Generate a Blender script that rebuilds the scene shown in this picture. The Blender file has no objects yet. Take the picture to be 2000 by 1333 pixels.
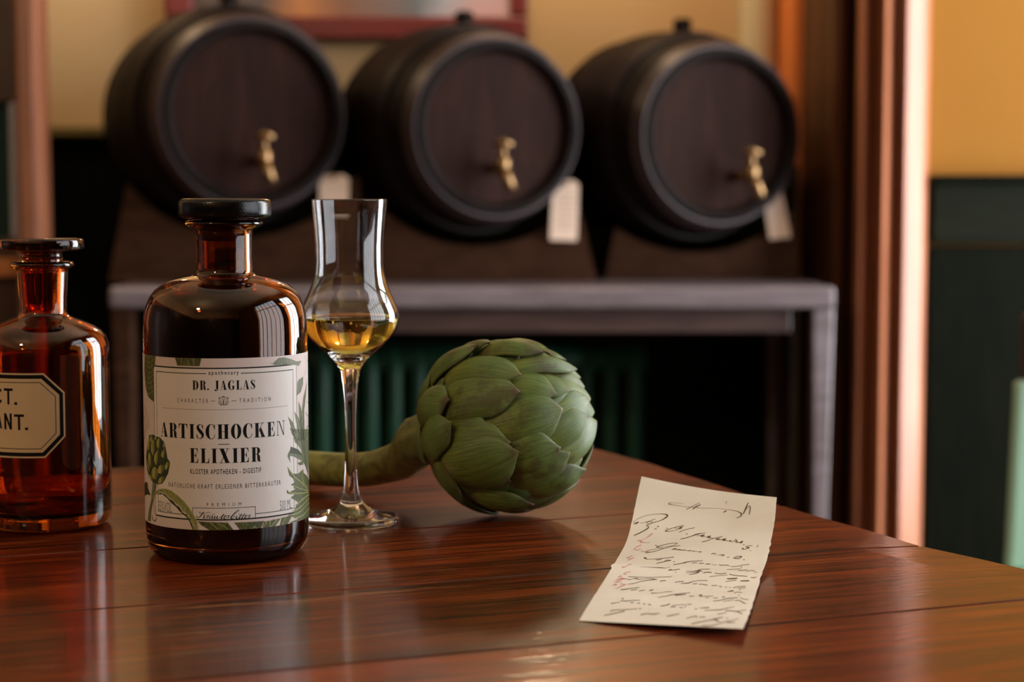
import bpy, bmesh, math, random
from mathutils import Vector, Matrix, noise
from mathutils.bvhtree import BVHTree
from mathutils.geometry import tessellate_polygon

random.seed(7)
SC = bpy.context.scene
COL = SC.collection
TZ = 0.75                      # table top height
CAMZ = 0.935
FPX = 3600.0                   # focal length in pixels of the 2000 px wide frame
PITCH = math.atan(288 / 3600)

# ------------------------------------------------------------------ camera
cam_d = bpy.data.cameras.new('camera')
cam = bpy.data.objects.new('camera', cam_d)
COL.objects.link(cam)
cam.location = (0, 0, CAMZ)
cam.rotation_euler = (math.pi / 2 - PITCH, 0, 0)
cam_d.sensor_width = 36
cam_d.lens = FPX * 36 / 2000
cam_d.clip_start = 0.02
cam_d.dof.use_dof = True
cam_d.dof.focus_distance = 0.935
cam_d.dof.aperture_fstop = 8.0
SC.camera = cam

# ------------------------------------------------------------------ view, world, lamps
SC.view_settings.view_transform = 'Standard'
SC.view_settings.look = 'None'
SC.view_settings.gamma = 1
SC.view_settings.use_curve_mapping = False
SC.view_settings.exposure = 0.22
SC.cycles.max_bounces = 16
SC.cycles.transmission_bounces = 16
SC.cycles.glossy_bounces = 8
SC.cycles.diffuse_bounces = 5
SC.cycles.use_denoising = True
SC.cycles.sample_clamp_indirect = 6
SC.cycles.blur_glossy = 0.6

world = bpy.data.worlds.new('daylight')
SC.world = world
world.use_nodes = True
world.node_tree.nodes['Background'].inputs[0].default_value = (0.75, 0.87, 1.0, 1)
world.node_tree.nodes['Background'].inputs[1].default_value = 1.0


def area(name, loc, rot, sx, sy, power, color):
    l = bpy.data.lights.new(name, 'AREA')
    l.shape = 'RECTANGLE'
    l.size, l.size_y = sx, sy
    l.energy = power
    l.color = color
    o = bpy.data.objects.new(name, l)
    COL.objects.link(o)
    o.location = loc
    o.rotation_euler = rot
    return o


# room extents
RX0, RX1, RY0, RY1, RZ = -2.6, 1.75, -2.6, 3.5, 2.9
# windows of the right wall: (y0, y1, z0, z1)
WINS = [(1.70, 2.85, 0.25, 2.45), (-0.35, 1.25, 0.65, 2.55)]
DAY = (0.96, 0.97, 1.0)
area('daylight_near_window', (RX1 + 0.16, 2.275, 1.35), (0, math.radians(90), 0), 2.2, 1.15, 108, DAY)
area('daylight_rear_window', (RX1 + 0.16, .45, 1.60), (0, math.radians(90), 0), 1.9, 1.6, 30, DAY)


def lamp(name, loc, power, color, r=0.05):
    l = bpy.data.lights.new(name, 'POINT')
    l.energy = power
    l.color = color
    l.shadow_soft_size = r
    o = bpy.data.objects.new(name, l)
    COL.objects.link(o)
    o.location = loc


# two warm wall lamps above the picture's upper border
lamp('wall_lamp_left', (-.85, 3.24, 1.72), 5.5, (1.0, .70, .42), .06)
lamp('warm_fill_left', (-1.25, -.7, 2.15), 36.0, (1.0, .74, .48), .09)  # added warm fill, unseen behind the camera on the left
lamp('wall_lamp_right', (.08, 3.22, 1.72), 7.5, (1.0, .70, .42), .06)

# ------------------------------------------------------------------ pixel helpers (2000 x 1333 frame)
_c, _s = math.cos(PITCH), math.sin(PITCH)
CAM = Vector((0, 0, CAMZ))


def ray(x, y):
    a = (x - 1000) / FPX
    b = (666.5 - y) / FPX
    return Vector((a, _c + b * _s, -_s + b * _c))


def TP(x, y, h=0.0):
    """the point at height h above the table seen at a pixel"""
    d = ray(x, y)
    return CAM + d * ((TZ + h - CAMZ) / d.z)


def AT(x, y, Y):
    """the point at depth Y seen at a pixel"""
    d = ray(x, y)
    return CAM + d * (Y / d.y)


# ------------------------------------------------------------------ object helpers
ORI = {}


def empty(name, loc, label=None, cat=None, group=None, kind=None):
    o = bpy.data.objects.new(name, None)
    o.empty_display_size = 0.02
    COL.objects.link(o)
    o.location = loc
    ORI[o] = Vector(loc)
    tag(o, label, cat, group, kind)
    return o


def tag(o, label=None, cat=None, group=None, kind=None):
    if label: o['label'] = label
    if cat: o['category'] = cat
    if group: o['group'] = group
    if kind: o['kind'] = kind
    return o


def org(parent):
    return ORI.get(parent, Vector((0, 0, 0))) if parent else Vector((0, 0, 0))


def mk(name, verts, faces, mat, parent=None, smooth=False, origin=None):
    """verts in world coordinates; linked as one mesh object"""
    off = org(parent) if parent else (Vector(origin) if origin else Vector((0, 0, 0)))
    me = bpy.data.meshes.new(name)
    me.from_pydata([tuple(Vector(v) - off) for v in verts], [], faces)
    mats = mat if isinstance(mat, (list, tuple)) else [mat]
    for m in mats:
        me.materials.append(m)
    if smooth:
        me.polygons.foreach_set('use_smooth', [True] * len(me.polygons))
    me.update()
    o = bpy.data.objects.new(name, me)
    COL.objects.link(o)
    if parent:
        o.parent = parent
        ORI[o] = off
    else:
        o.location = off
        ORI[o] = off
    return o


def fix_normals(o):
    bm = bmesh.new()
    bm.from_mesh(o.data)
    bmesh.ops.recalc_face_normals(bm, faces=bm.faces)
    bm.to_mesh(o.data)
    bm.free()
    return o


class MB:
    def __init__(s):
        s.v, s.f, s.m = [], [], []

    def add(s, v, f, mi=0):
        n = len(s.v)
        s.v += [Vector(p) for p in v]
        s.f += [tuple(i + n for i in q) for q in f]
        s.m += [mi] * len(f)

    def box(s, x0, y0, z0, x1, y1, z1, mi=0):
        v = [(x, y, z) for x in (x0, x1) for y in (y0, y1) for z in (z0, z1)]
        s.add(v, [(0, 1, 3, 2), (4, 6, 7, 5), (0, 4, 5, 1), (2, 3, 7, 6), (0, 2, 6, 4), (1, 5, 7, 3)], mi)

    def prism(s, poly, a, mi=0):
        """poly: 3d points of one face, extruded by vector a"""
        n = len(poly)
        a = Vector(a)
        v = [Vector(p) for p in poly] + [Vector(p) + a for p in poly]
        tri = tessellate_polygon([v[:n]])
        f = [tuple(t) for t in tri] + [tuple(i + n for i in reversed(t)) for t in tri]
        f += [(i, (i + 1) % n, (i + 1) % n + n, i + n) for i in range(n)]
        s.add(v, f, mi)

    def lathe(s, prof, c, n=64, mi=0, axis=None, close=False):
        """prof: (r, h) pairs about the axis through c"""
        c = Vector(c)
        ax = Vector(axis).normalized() if axis else Vector((0, 0, 1))
        q = Vector((0, 0, 1)).rotation_difference(ax)
        ex, ey = q @ Vector((1, 0, 0)), q @ Vector((0, 1, 0))
        v, f = [], []
        rings = []
        for r, h in prof:
            if r < 1e-6:
                rings.append([len(v)])
                v.append(c + ax * h)
            else:
                rings.append(list(range(len(v), len(v) + n)))
                for k in range(n):
                    t = 2 * math.pi * k / n
                    v.append(c + ax * h + (ex * math.cos(t) + ey * math.sin(t)) * r)
        pairs = list(zip(rings, rings[1:])) + ([(rings[-1], rings[0])] if close else [])
        for A, B in pairs:
            for k in range(n):
                k2 = (k + 1) % n
                if len(A) == 1 and len(B) == 1: continue
                if len(A) == 1: f.append((A[0], B[k2], B[k]))
                elif len(B) == 1: f.append((A[k], A[k2], B[0]))
                else: f.append((A[k], A[k2], B[k2], B[k]))
        s.add(v, f, mi)

    def tube(s, pts, rad, n=10, mi=0, caps=True):
        pts = [Vector(p) for p in pts]
        m = len(pts)
        rad = rad if isinstance(rad, (list, tuple)) else [rad] * m
        v, f = [], []
        up = None
        for i in range(m):
            t = (pts[min(i + 1, m - 1)] - pts[max(i - 1, 0)]).normalized()
            if up is None:
                up = t.orthogonal().normalized()
            up = (up - t * up.dot(t)).normalized()
            w = t.cross(up)
            for k in range(n):
                a = 2 * math.pi * k / n
                v.append(pts[i] + (up * math.cos(a) + w * math.sin(a)) * rad[i])
        for i in range(m - 1):
            for k in range(n):
                k2 = (k + 1) % n
                f.append((i * n + k, i * n + k2, (i + 1) * n + k2, (i + 1) * n + k))
        if caps:
            f.append(tuple(range(n - 1, -1, -1)))
            f.append(tuple(range((m - 1) * n, m * n)))
        s.add(v, f, mi)

    def build(s, name, mat, parent=None, smooth=False, origin=None, bevel=0, fix=True, seg=2):
        o = mk(name, s.v, s.f, mat, parent, smooth, origin)
        if any(s.m):
            o.data.polygons.foreach_set('material_index', s.m)
        if fix: fix_normals(o)
        if bevel:
            b = o.modifiers.new('bevel', 'BEVEL')
            b.width = bevel
            b.segments = seg
            b.limit_method = 'ANGLE'
            b.angle_limit = math.radians(35)
        return o


def subsurf(o, n=1):
    m = o.modifiers.new('sub', 'SUBSURF')
    m.levels = m.render_levels = n
    return o


def catmull(p, n=6):
    """points (tuples of any length) -> smooth list"""
    out = []
    m = len(p)
    for i in range(m - 1):
        a, b, c, d = p[max(i - 1, 0)], p[i], p[i + 1], p[min(i + 2, m - 1)]
        for k in range(n):
            t = k / n
            out.append(tuple(0.5 * (2 * b[j] + (c[j] - a[j]) * t + (2 * a[j] - 5 * b[j] + 4 * c[j] - d[j]) * t * t
                                    + (3 * b[j] - a[j] - 3 * c[j] + d[j]) * t ** 3) for j in range(len(b))))
    out.append(tuple(p[-1]))
    return out


# ------------------------------------------------------------------ materials
def mat(name, color, rough=0.5, metal=0.0, coat=0.0, spec=0.5, trans=0.0, ior=1.5, coat_rough=0.1):
    m = bpy.data.materials.new(name)
    m.use_nodes = True
    b = m.node_tree.nodes['Principled BSDF']
    b.inputs['Base Color'].default_value = (*color, 1)
    b.inputs['Roughness'].default_value = rough
    b.inputs['Metallic'].default_value = metal
    b.inputs['Coat Weight'].default_value = coat
    b.inputs['Coat Roughness'].default_value = coat_rough
    b.inputs['Specular IOR Level'].default_value = spec
    b.inputs['Transmission Weight'].default_value = trans
    b.inputs['IOR'].default_value = ior
    return m


class NT:
    def __init__(s, m):
        s.t = m.node_tree
        s.b = s.t.nodes['Principled BSDF']

    def n(s, typ, **kw):
        o = s.t.nodes.new(typ)
        for k, v in kw.items():
            if k in o.inputs: o.inputs[k].default_value = v
            else: setattr(o, k, v)
        return o

    def l(s, a, b):
        s.t.links.new(a, b)

    def coords(s, scale=(1, 1, 1), rotz=0.0, kind='Object'):
        tc = s.n('ShaderNodeTexCoord')
        rot = s.n('ShaderNodeMapping')
        rot.inputs['Rotation'].default_value = (0, 0, rotz)
        mp = s.n('ShaderNodeMapping')
        mp.inputs['Scale'].default_value = scale
        s.l(tc.outputs[kind], rot.inputs[0])
        s.l(rot.outputs[0], mp.inputs[0])
        return mp.outputs[0]

    def noise(s, vec, scale, detail=4, rough=0.55, dist=0.0):
        o = s.n('ShaderNodeTexNoise')
        o.inputs['Scale'].default_value = scale
        o.inputs['Detail'].default_value = detail
        o.inputs['Roughness'].default_value = rough
        o.inputs['Distortion'].default_value = dist
        s.l(vec, o.inputs['Vector'])
        return o.outputs['Fac']

    def ramp(s, fac, stops):
        r = s.n('ShaderNodeValToRGB')
        e = r.color_ramp.elements
        while len(e) < len(stops): e.new(0.5)
        for k, (p, c) in enumerate(stops):
            e[k].position = p
            e[k].color = (*c, 1) if len(c) == 3 else c
        s.l(fac, r.inputs[0])
        return r.outputs[0]

    def mix(s, fac, a, b, mode='MIX'):
        o = s.n('ShaderNodeMix', data_type='RGBA', blend_type=mode)
        for src, i in ((fac, 0), (a, 6), (b, 7)):
            if isinstance(src, (int, float)): o.inputs[i].default_value = src
            elif isinstance(src, tuple): o.inputs[i].default_value = (*src, 1)
            else: s.l(src, o.inputs[i])
        return o.outputs[2]

    def math(s, op, a, b=0.0, clamp=False):
        o = s.n('ShaderNodeMath', operation=op, use_clamp=clamp)
        for src, i in ((a, 0), (b, 1)):
            if isinstance(src, (int, float)): o.inputs[i].default_value = src
            else: s.l(src, o.inputs[i])
        return o.outputs[0]

    def bump(s, h, strength=0.2, dist=0.001):
        o = s.n('ShaderNodeBump')
        o.inputs['Strength'].default_value = strength
        o.inputs['Distance'].default_value = dist
        s.l(h, o.inputs['Height'])
        s.l(o.outputs[0], s.b.inputs['Normal'])
        return o.outputs[0]


def wood(name, dark, light, rough=0.3, coat=0.5, scale=(2, 40, 40), rotz=0.0, bump=0.15, ns=1.0, dist=0.0006, spec=0.5, cr=0.12):
    m = mat(name, light, rough, coat=coat, coat_rough=cr, spec=spec)
    t = NT(m)
    v = t.coords(scale, rotz)
    n1 = t.noise(v, 1.0 * ns, 6, 0.6, 0.4)
    v2 = t.coords(tuple(c * 3.1 for c in scale), rotz)
    n2 = t.noise(v2, 1.0 * ns, 4, 0.6)
    c = t.ramp(n1, [(0.3, dark), (0.7, light)])
    c = t.mix(t.ramp(n2, [(0.35, (0.35,) * 3), (0.6, (1, 1, 1))]), tuple(x * 0.6 for x in dark), c)
    t.l(c, t.b.inputs['Base Color'])
    t.bump(n2, bump, dist)
    return m


def plaster(name, col, var=0.06):
    m = mat(name, col, 0.8, spec=.12)
    t = NT(m)
    n = t.noise(t.coords((1, 1, 1)), 3.0, 5)
    c = t.mix(n, tuple(max(x * (1 - var), 0) for x in col), tuple(min(x * (1 + var), 1) for x in col))
    t.l(c, t.b.inputs['Base Color'])
    t.bump(t.noise(t.coords((1, 1, 1)), 60, 3), 0.15, 0.002)
    return m


UANG = math.radians(21)        # run of the table planks


def table_mat():
    m = mat('table_wood', (0.15, 0.04, 0.015), 0.3, spec=0.06, coat=.52, coat_rough=0.085)
    t = NT(m)
    info = t.n('ShaderNodeObjectInfo')
    tc = t.n('ShaderNodeTexCoord')
    rot = t.n('ShaderNodeMapping')
    rot.inputs['Rotation'].default_value = (0, 0, -UANG)
    t.l(tc.outputs['Object'], rot.inputs[0])
    # shift each plank's grain by its random number
    off = t.n('ShaderNodeCombineXYZ')
    t.l(t.math('MULTIPLY', info.outputs['Random'], 7.0), off.inputs[0])
    t.l(t.math('MULTIPLY', info.outputs['Random'], 3.0), off.inputs[2])
    add = t.n('ShaderNodeVectorMath', operation='ADD')
    t.l(rot.outputs[0], add.inputs[0])
    t.l(off.outputs[0], add.inputs[1])

    def vec(sc):
        mp = t.n('ShaderNodeMapping')
        mp.inputs['Scale'].default_value = sc
        t.l(add.outputs[0], mp.inputs[0])
        return mp.outputs[0]
    big = t.noise(vec((3.5, 26, 10)), 1.0, 6, 0.65, 0.8)
    fine = t.noise(vec((9, 230, 60)), 1.0, 5, 0.65, 0.3)
    pores = t.noise(vec((25, 700, 200)), 1.0, 2, 0.6)
    base = t.ramp(big, [(0.30, (0.032, 0.0050, 0.0012)), (0.5, (0.135, 0.0205, 0.0028)), (0.70, (0.270, 0.047, 0.0065))])
    base = t.mix(t.ramp(fine, [(0.36, (0.0,) * 3), (0.56, (1, 1, 1))]), (0.022, 0.006, 0.003), base)
    tint = t.ramp(info.outputs['Random'], [(0, (0.75, 0.72, 0.7)), (1, (1.15, 1.1, 1.05))])
    base = t.mix(1.0, base, tint, 'MULTIPLY')
    # worn streaks where the lacquer has gone
    wear = t.noise(vec((7, 75, 20)), 1.0, 4, 0.7, 1.0)
    patch = t.noise(vec((2.2, 5, 5)), 1.0, 2, 0.5)
    w = t.math('MULTIPLY', t.ramp(wear, [(0.60, (0, 0, 0)), (0.66, (1, 1, 1))]), t.ramp(patch, [(0.48, (0, 0, 0)), (0.58, (1, 1, 1))]))
    scr = t.noise(vec((4.5, 420, 20)), 1.0, 2, 0.5, 2.2)
    w = t.math('ADD', t.math('MULTIPLY', w, .7), t.math('MULTIPLY', t.ramp(scr, [(0.76, (0, 0, 0)), (0.79, (1, 1, 1))]), .5), True)
    base = t.mix(w, base, (0.20, 0.07, 0.024))
    t.l(base, t.b.inputs['Base Color'])
    r = t.math('ADD', t.math('MULTIPLY', fine, 0.25), 0.22)
    t.l(r, t.b.inputs['Roughness'])
    lac = t.noise(vec((30, 90, 30)), 1.0, 3, 0.6, 1.5)
    h = t.math('ADD', t.math('MULTIPLY', fine, 0.9), t.math('ADD', t.math('MULTIPLY', lac, 0.6), t.math('MULTIPLY', pores, 0.25)))
    bo = t.bump(h, 0.18, 0.0007)
    t.l(bo, t.b.inputs['Coat Normal'])
    return m


M = {}
M['table'] = table_mat()
M['void'] = mat('dark_underside', (0.01, 0.006, 0.004), 0.8)
M['wall_cream'] = plaster('cream_plaster', (0.62, 0.43, 0.225))
M['wall_ochre'] = plaster('ochre_plaster', (0.30, 0.130, 0.020))
M['ceiling'] = plaster('ceiling_plaster', (0.70, 0.64, 0.46))
M['green'] = wood('dark_green_panelling', (0.0018, 0.0028, 0.0009), (0.0045, 0.0058, 0.0018), 0.6, 0.0, (30, 30, 3), spec=.06)
M['radiator'] = mat('green_enamel', (0.014, 0.095, 0.052), 0.5, coat=0.1)
M['casing'] = wood('reddish_pine', (0.40, 0.13, 0.055), (0.60, 0.25, 0.135), 0.38, 0.5, (30, 30, 1.5), cr=.3)
M['post'] = wood('brown_pine_post', (0.20, 0.065, 0.028), (0.34, 0.125, 0.06), 0.4, 0.3, (30, 30, 1.5), cr=.3)
M['barrel'] = wood('blackened_oak', (0.004, 0.0017, 0.001), (0.010, 0.0042, 0.0025), 0.6, 0.0, (20, 20, 20), spec=.1)
M['barrel_head'] = wood('barrel_head_oak', (0.013, 0.004, 0.002), (0.026, 0.008, 0.0045), 0.65, 0.0, (40, 4, 4), spec=.08)
M['iron'] = mat('dark_iron', (0.009, 0.005, 0.0045), 0.5, metal=0.0, spec=.1)
M['stand'] = wood('brown_stained_oak', (0.032, 0.013, 0.006), (0.065, 0.027, 0.013), 0.6, 0.0, (5, 30, 30), spec=.1)
M['sideboard'] = wood('sheen_tinted_mahogany', (0.15, 0.112, 0.120), (0.26, 0.212, 0.232), 0.40, 1.0, (3, 30, 30), cr=.30)  # window sheen put into the base colour as grey mauve
M['brass'] = mat('aged_brass', (0.30, 0.18, 0.085), 0.38, metal=1.0)
M['frame'] = wood('oxblood_painted_wood', (0.13, 0.012, 0.012), (0.22, 0.025, 0.024), 0.4, 0.3, (3, 3, 3))
M['tag'] = plaster('tag_card', (0.82, 0.62, 0.49), 0.03)
M['darkwood'] = wood('dark_door_wood', (0.04, 0.014, 0.005), (0.09, 0.032, 0.012), 0.4, 0.3, (20, 20, 2))
M['panelling'] = wood('dark_wall_panelling', (0.03, 0.012, 0.006), (0.06, 0.025, 0.011), 0.5, 0.2, (20, 20, 2))
M['floor'] = wood('floor_oak', (0.04, 0.016, 0.008), (0.12, 0.05, 0.022), 0.4, 0.3, (2, 20, 20))
M['white_paint'] = mat('white_gloss_paint', (0.55, 0.52, 0.47), 0.35)
M['mint'] = mat('mint_paint', (0.36, 0.55, 0.42), 0.5)
M['paleblue'] = mat('pale_grey_paint', (0.42, 0.42, 0.48), 0.4)

# ================================================================== THE ROOM
def struct(name, mb, m, **k):
    o = mb.build(name, m, **k)
    o['kind'] = 'structure'
    return o


b = MB(); b.box(RX0 - .1, RY0 - .1, -.05, RX1 + .6, RY1 + .1, 0.0); struct('floor', b, M['floor'])
b = MB(); b.box(RX0 - .1, RY0 - .1, RZ, RX1 + .1, RY1 + .1, RZ + .05); struct('ceiling', b, M['ceiling'])
b = MB(); b.box(RX0 - .1, RY0 - .1, 0, RX0, RY1 + .1, RZ); struct('wall_left', b, M['wall_cream'])
b = MB(); b.box(RX0, RY0 - .1, 0, RX1, RY0, RZ); struct('wall_front', b, M['wall_cream'])
for nm, bx in (('baseboard_front', (RX0 + .001, RY0, 0, RX1 - .001, RY0 + .02, 1.95)), ('baseboard_left', (RX0, RY0 + .021, 0, RX0 + .02, 2.80, 1.95))):
    b = MB(); b.box(*bx); struct(nm, b, M['panelling'])
# right wall, pierced by the two windows
b = MB()
ys = [RY0] + [y for w in sorted(WINS) for y in w[:2]] + [RY1 + .1]
for k in range(0, len(ys) - 1, 2):
    b.box(RX1, ys[k], 0, RX1 + .1, ys[k + 1], RZ)
for y0, y1, z0, z1 in WINS:
    b.box(RX1, y0, 0, RX1 + .1, y1, z0)
    b.box(RX1, y0, z1, RX1 + .1, y1, RZ)
struct('wall_right', b, M['wall_ochre'])
for i, (y0, y1, z0, z1) in enumerate(WINS):
    w = empty('window_%d' % (i + 1), (RX1, (y0 + y1) / 2, z0), kind='structure')
    b = MB()
    b.box(RX1 - .03, y0 - .06, z1, RX1 + .12, y1 + .06, z1 + .08)
    b.box(RX1 - .03, y0 - .06, z0 - .08, RX1 + .12, y1 + .06, z0)
    b.box(RX1 - .03, y0 - .06, z0, RX1 + .12, y0 + .03, z1)
    b.box(RX1 - .03, y1 - .03, z0, RX1 + .12, y1 + .06, z1)
    b.build('window_frame', M['darkwood'], w, bevel=.004)
    nb = 3 if y1 - y0 < 1.5 else 6
    for t in [q / nb for q in range(1, nb)]:
        b = MB(); yy = y0 + (y1 - y0) * t; b.box(RX1 + .03, yy - .018, z0, RX1 + .07, yy + .018, z1)
        b.build('glazing_bar', M['darkwood'], w)
    b = MB(); zz = z0 + (z1 - z0) * .68; b.box(RX1 + .032, y0, zz - .022, RX1 + .068, y1, zz + .022)
    b.build('glazing_bar', M['darkwood'], w)

# back wall behind the barrels
XR = AT(1812, 600, 3.02).x
Xret = AT(1563, 300, 3.2).x
b = MB(); b.box(RX0, RY1, 0, Xret + .02, RY1 + .1, RZ); struct('wall_back', b, M['wall_cream'])
zl = AT(150, 268, RY1).z
w = empty('baseboard_back', (0, RY1 - .01, 0), kind='structure')
b = MB(); b.box(RX0, RY1 - .018, 0, Xret, RY1 - .001, zl); b.build('wainscot_panel', M['green'], w)
b = MB(); b.box(RX0, RY1 - .035, zl, Xret, RY1 - .001, zl + .02)
b.build('wainscot_cap', mat('olive_moulding', (0.20, 0.15, 0.05), 0.5), w, bevel=.004)
# the rounded cream pier and the orange return wall
b = MB()
xa, xb = AT(1452, 300, 3.42).x, AT(1528, 300, 3.42).x
r = (xb - xa) / 2
pts = [((xa + xb) / 2 + r * math.cos(a), RY1 - .002 - 1.1 * r * math.sin(a)) for a in [math.pi * k / 14 for k in range(15)]]
b.prism([(x, y, zl) for x, y in pts], (0, 0, RZ - zl))
o = struct('trim_1', b, plaster('pale_plaster', (0.58, 0.50, 0.33)), smooth=False)
zr = AT(1555, 325, 3.2).z
b = MB(); b.box(Xret, 3.28, 0, Xret + .05, RY1, RZ)
struct('wall_back.001', b, plaster('orange_plaster', (0.62, 0.19, 0.05)))
b = MB(); b.box(Xret - .012, 3.2, 0, Xret - .001, RY1 - .02, zr); struct('trim_2', b, M['darkwood'])

# moulded casing
prof = [(1563, 3.27), (1616, 3.12), (1621, 3.095), (1632, 3.085), (1645, 3.09), (1651, 3.12), (1668, 3.09), (1673, 2.99), (1679, 2.975),
        (1698, 3.02), (1702, 3.05), (1716, 3.04), (1719, 2.968), (1724, 2.957), (1742, 2.995), (1746, 3.02), (1758, 3.02), (1762, 2.968),
        (1766, 2.962), (1800, 2.985), (1808, 3.0), (1813, 3.06)]
pl = [(AT(x, 500, y).x, y) for x, y in prof]
poly = [(x, y, 0) for x, y in pl] + [(pl[-1][0], 3.34, 0), (pl[0][0], 3.34, 0)]
b = MB(); b.prism(poly, (0, 0, RZ))
struct('trim_3', b, M['casing'])

# shade on the casing's barrel side, painted as a thin dark slab
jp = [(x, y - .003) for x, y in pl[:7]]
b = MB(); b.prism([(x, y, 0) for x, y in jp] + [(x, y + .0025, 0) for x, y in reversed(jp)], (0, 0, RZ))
struct('trim_5', b, wood('painted_jamb_shade', (0.05, 0.017, 0.006), (0.11, 0.040, 0.016), .5, .1, (30, 30, 1.5), spec=.2))

# wall to the right of the casing: ochre plaster over dark green panelling
b = MB(); b.box(XR - .01, 3.02, 0, RX1, 3.12, RZ); struct('wall_back.002', b, M['wall_ochre'])
z1, z2 = AT(1900, 342, 3.0).z, AT(1900, 482, 3.0).z
w = empty('baseboard_right', (XR, 3.0, 0), kind='structure')
b = MB(); b.box(XR, 3.004, 0, RX1, 3.018, z2); b.build('wainscot_panel', M['green'], w)
b = MB(); b.box(XR, 2.995, z2 + .004, RX1, 3.018, z1 - .012)
b.build('wainscot_rail', wood('green_rail', (0.004, 0.0055, 0.0016), (0.009, 0.011, 0.0035), .6, 0, (3, 3, 30), spec=.1), w, bevel=.003)
b = MB(); b.box(XR, 2.985, z1 - .012, RX1, 3.018, z1); b.build('wainscot_cap', M['green'], w, bevel=.003)

# post and glazed door at the far left
xp0, xp1 = AT(42, 300, 2.9).x, AT(88, 300, 2.9).x
b = MB(); b.box(xp0, 2.86, 0, xp1, 2.94, RZ); struct('trim_4', b, M['post'], bevel=.008)
d = empty('door_1', (xp0, 2.93, 0), kind='structure')
za, zb, zc = AT(20, 200, 2.9).z, AT(20, 466, 2.9).z, AT(20, 540, 2.9).z
X0 = xp0 - .75
b = MB(); b.box(X0, 2.90, za, xp0, 2.94, 2.1); b.box(X0, 2.90, zb - .03, xp0, 2.94, zb); b.box(X0, 2.9, zb, X0 + .1, 2.94, za)
b.build('door_frame', M['darkwood'], d, bevel=.003)
b = MB(); b.box(AT(19, 300, 2.9).x, 2.895, zb, xp0, 2.935, za); b.build('door_stile', M['paleblue'], d, bevel=.004)
b = MB(); b.box(X0 + .1, 2.912, zb, AT(19, 300, 2.9).x, 2.918, za)
b.build('glass_pane', mat('dark_glass', (0.02, 0.05, 0.045), 0.08, spec=.6), d)
b = MB(); b.box(X0, 2.88, zc, xp0, 2.94, zb - .03); b.build('door_rail', mat('orange_brown_varnish', (0.42, 0.13, 0.03), .4, coat=.3), d, bevel=.003)
b = MB(); b.box(X0, 2.90, .02, xp0, 2.94, zc); b.build('door_panel', M['darkwood'], d)

# ================================================================== SIDEBOARD TABLE WITH THE BARRELS
SY = 2.86
stop = AT(1100, 561, SY).z
xl, xr_ = AT(212, 580, SY).x, AT(1632, 580, SY).x
sb = empty('serving_table', (0.0, SY, 0), 'long dark polished serving table carrying the three barrels', 'table')
zb1 = AT(1100, 603, SY).z
b = MB(); b.box(xl, SY, zb1, xr_, RY1 - .06, stop); b.build('tabletop', M['sideboard'], sb, bevel=.006, seg=3)
za0, za1 = AT(1100, 607, SY + .04).z, AT(1100, 650, SY + .04).z
b = MB(); b.box(AT(300, 600, SY + .04).x, SY + .035, za1, AT(1545, 600, SY + .04).x, SY + .06, zb1 - .0005); b.build('apron', wood('mahogany_apron', (0.06, 0.032, 0.028), (0.12, 0.07, 0.062), .42, .8, (3, 30, 30), cr=.3), sb, bevel=.003)
for x0, x1 in ((1588, 1630), (216, 258)):
    for yy in (SY + .012, RY1 - .12):
        a0, a1 = AT(x0, 620, SY + .01).x, AT(x1, 620, SY + .01).x
        b = MB(); h = zb1 - .0005; q = .012
        v = [(a0, yy, h), (a1, yy, h), (a1, yy + .045, h), (a0, yy + .045, h),
             (a0 + q, yy + q, 0), (a1 - q, yy + q, 0), (a1 - q, yy + .045, 0), (a0 + q, yy + .045, 0)]
        b.add(v, [(0, 1, 2, 3), (7, 6, 5, 4), (0, 4, 5, 1), (1, 5, 6, 2), (2, 6, 7, 3), (3, 7, 4, 0)])
        b.build('leg', M['sideboard'] if x0 > 1000 else M['stand'], sb, bevel=.003)  # right legs carry the painted window sheen, left ones stay dark

# radiator behind it
ra = empty('column_radiator', (0.0, 3.38, 0), 'dark green column radiator under the serving table', 'radiator')
rx0, rx1 = AT(560, 700, 3.38).x, AT(1262, 700, 3.38).x
rt = AT(900, 668, 3.38).z
n = 15
for k in range(n):
    xc = rx0 + (rx1 - rx0) * (k + .5) / n
    b = MB()
    w_ = (rx1 - rx0) / n * .34
    b.tube([(xc, 3.38, .12), (xc, 3.38, rt - .06), (xc, 3.39, rt - .025), (xc, 3.40, rt - .012)], [w_, w_, w_ * .95, w_ * .5], 12)
    o = b.build('radiator_column', M['radiator'], ra, smooth=True)
for zz in (rt - .035, .15):
    b = MB(); b.tube([(rx0, 3.40, zz), (rx1, 3.40, zz)], .026, 12); b.build('header_pipe', M['radiator'], ra, smooth=True)
b = MB(); b.box(rx0, 3.425, .05, rx1, 3.43, rt - .005); b.build('back_plate', mat('green_plate', (0.006, 0.035, 0.02), .6), ra)
for xc in (rx0 + .04, rx1 - .04):
    b = MB(); b.tube([(xc, 3.39, .13), (xc, 3.385, 0)], .014, 8); b.build('foot', M['radiator'], ra, smooth=True)

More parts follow.
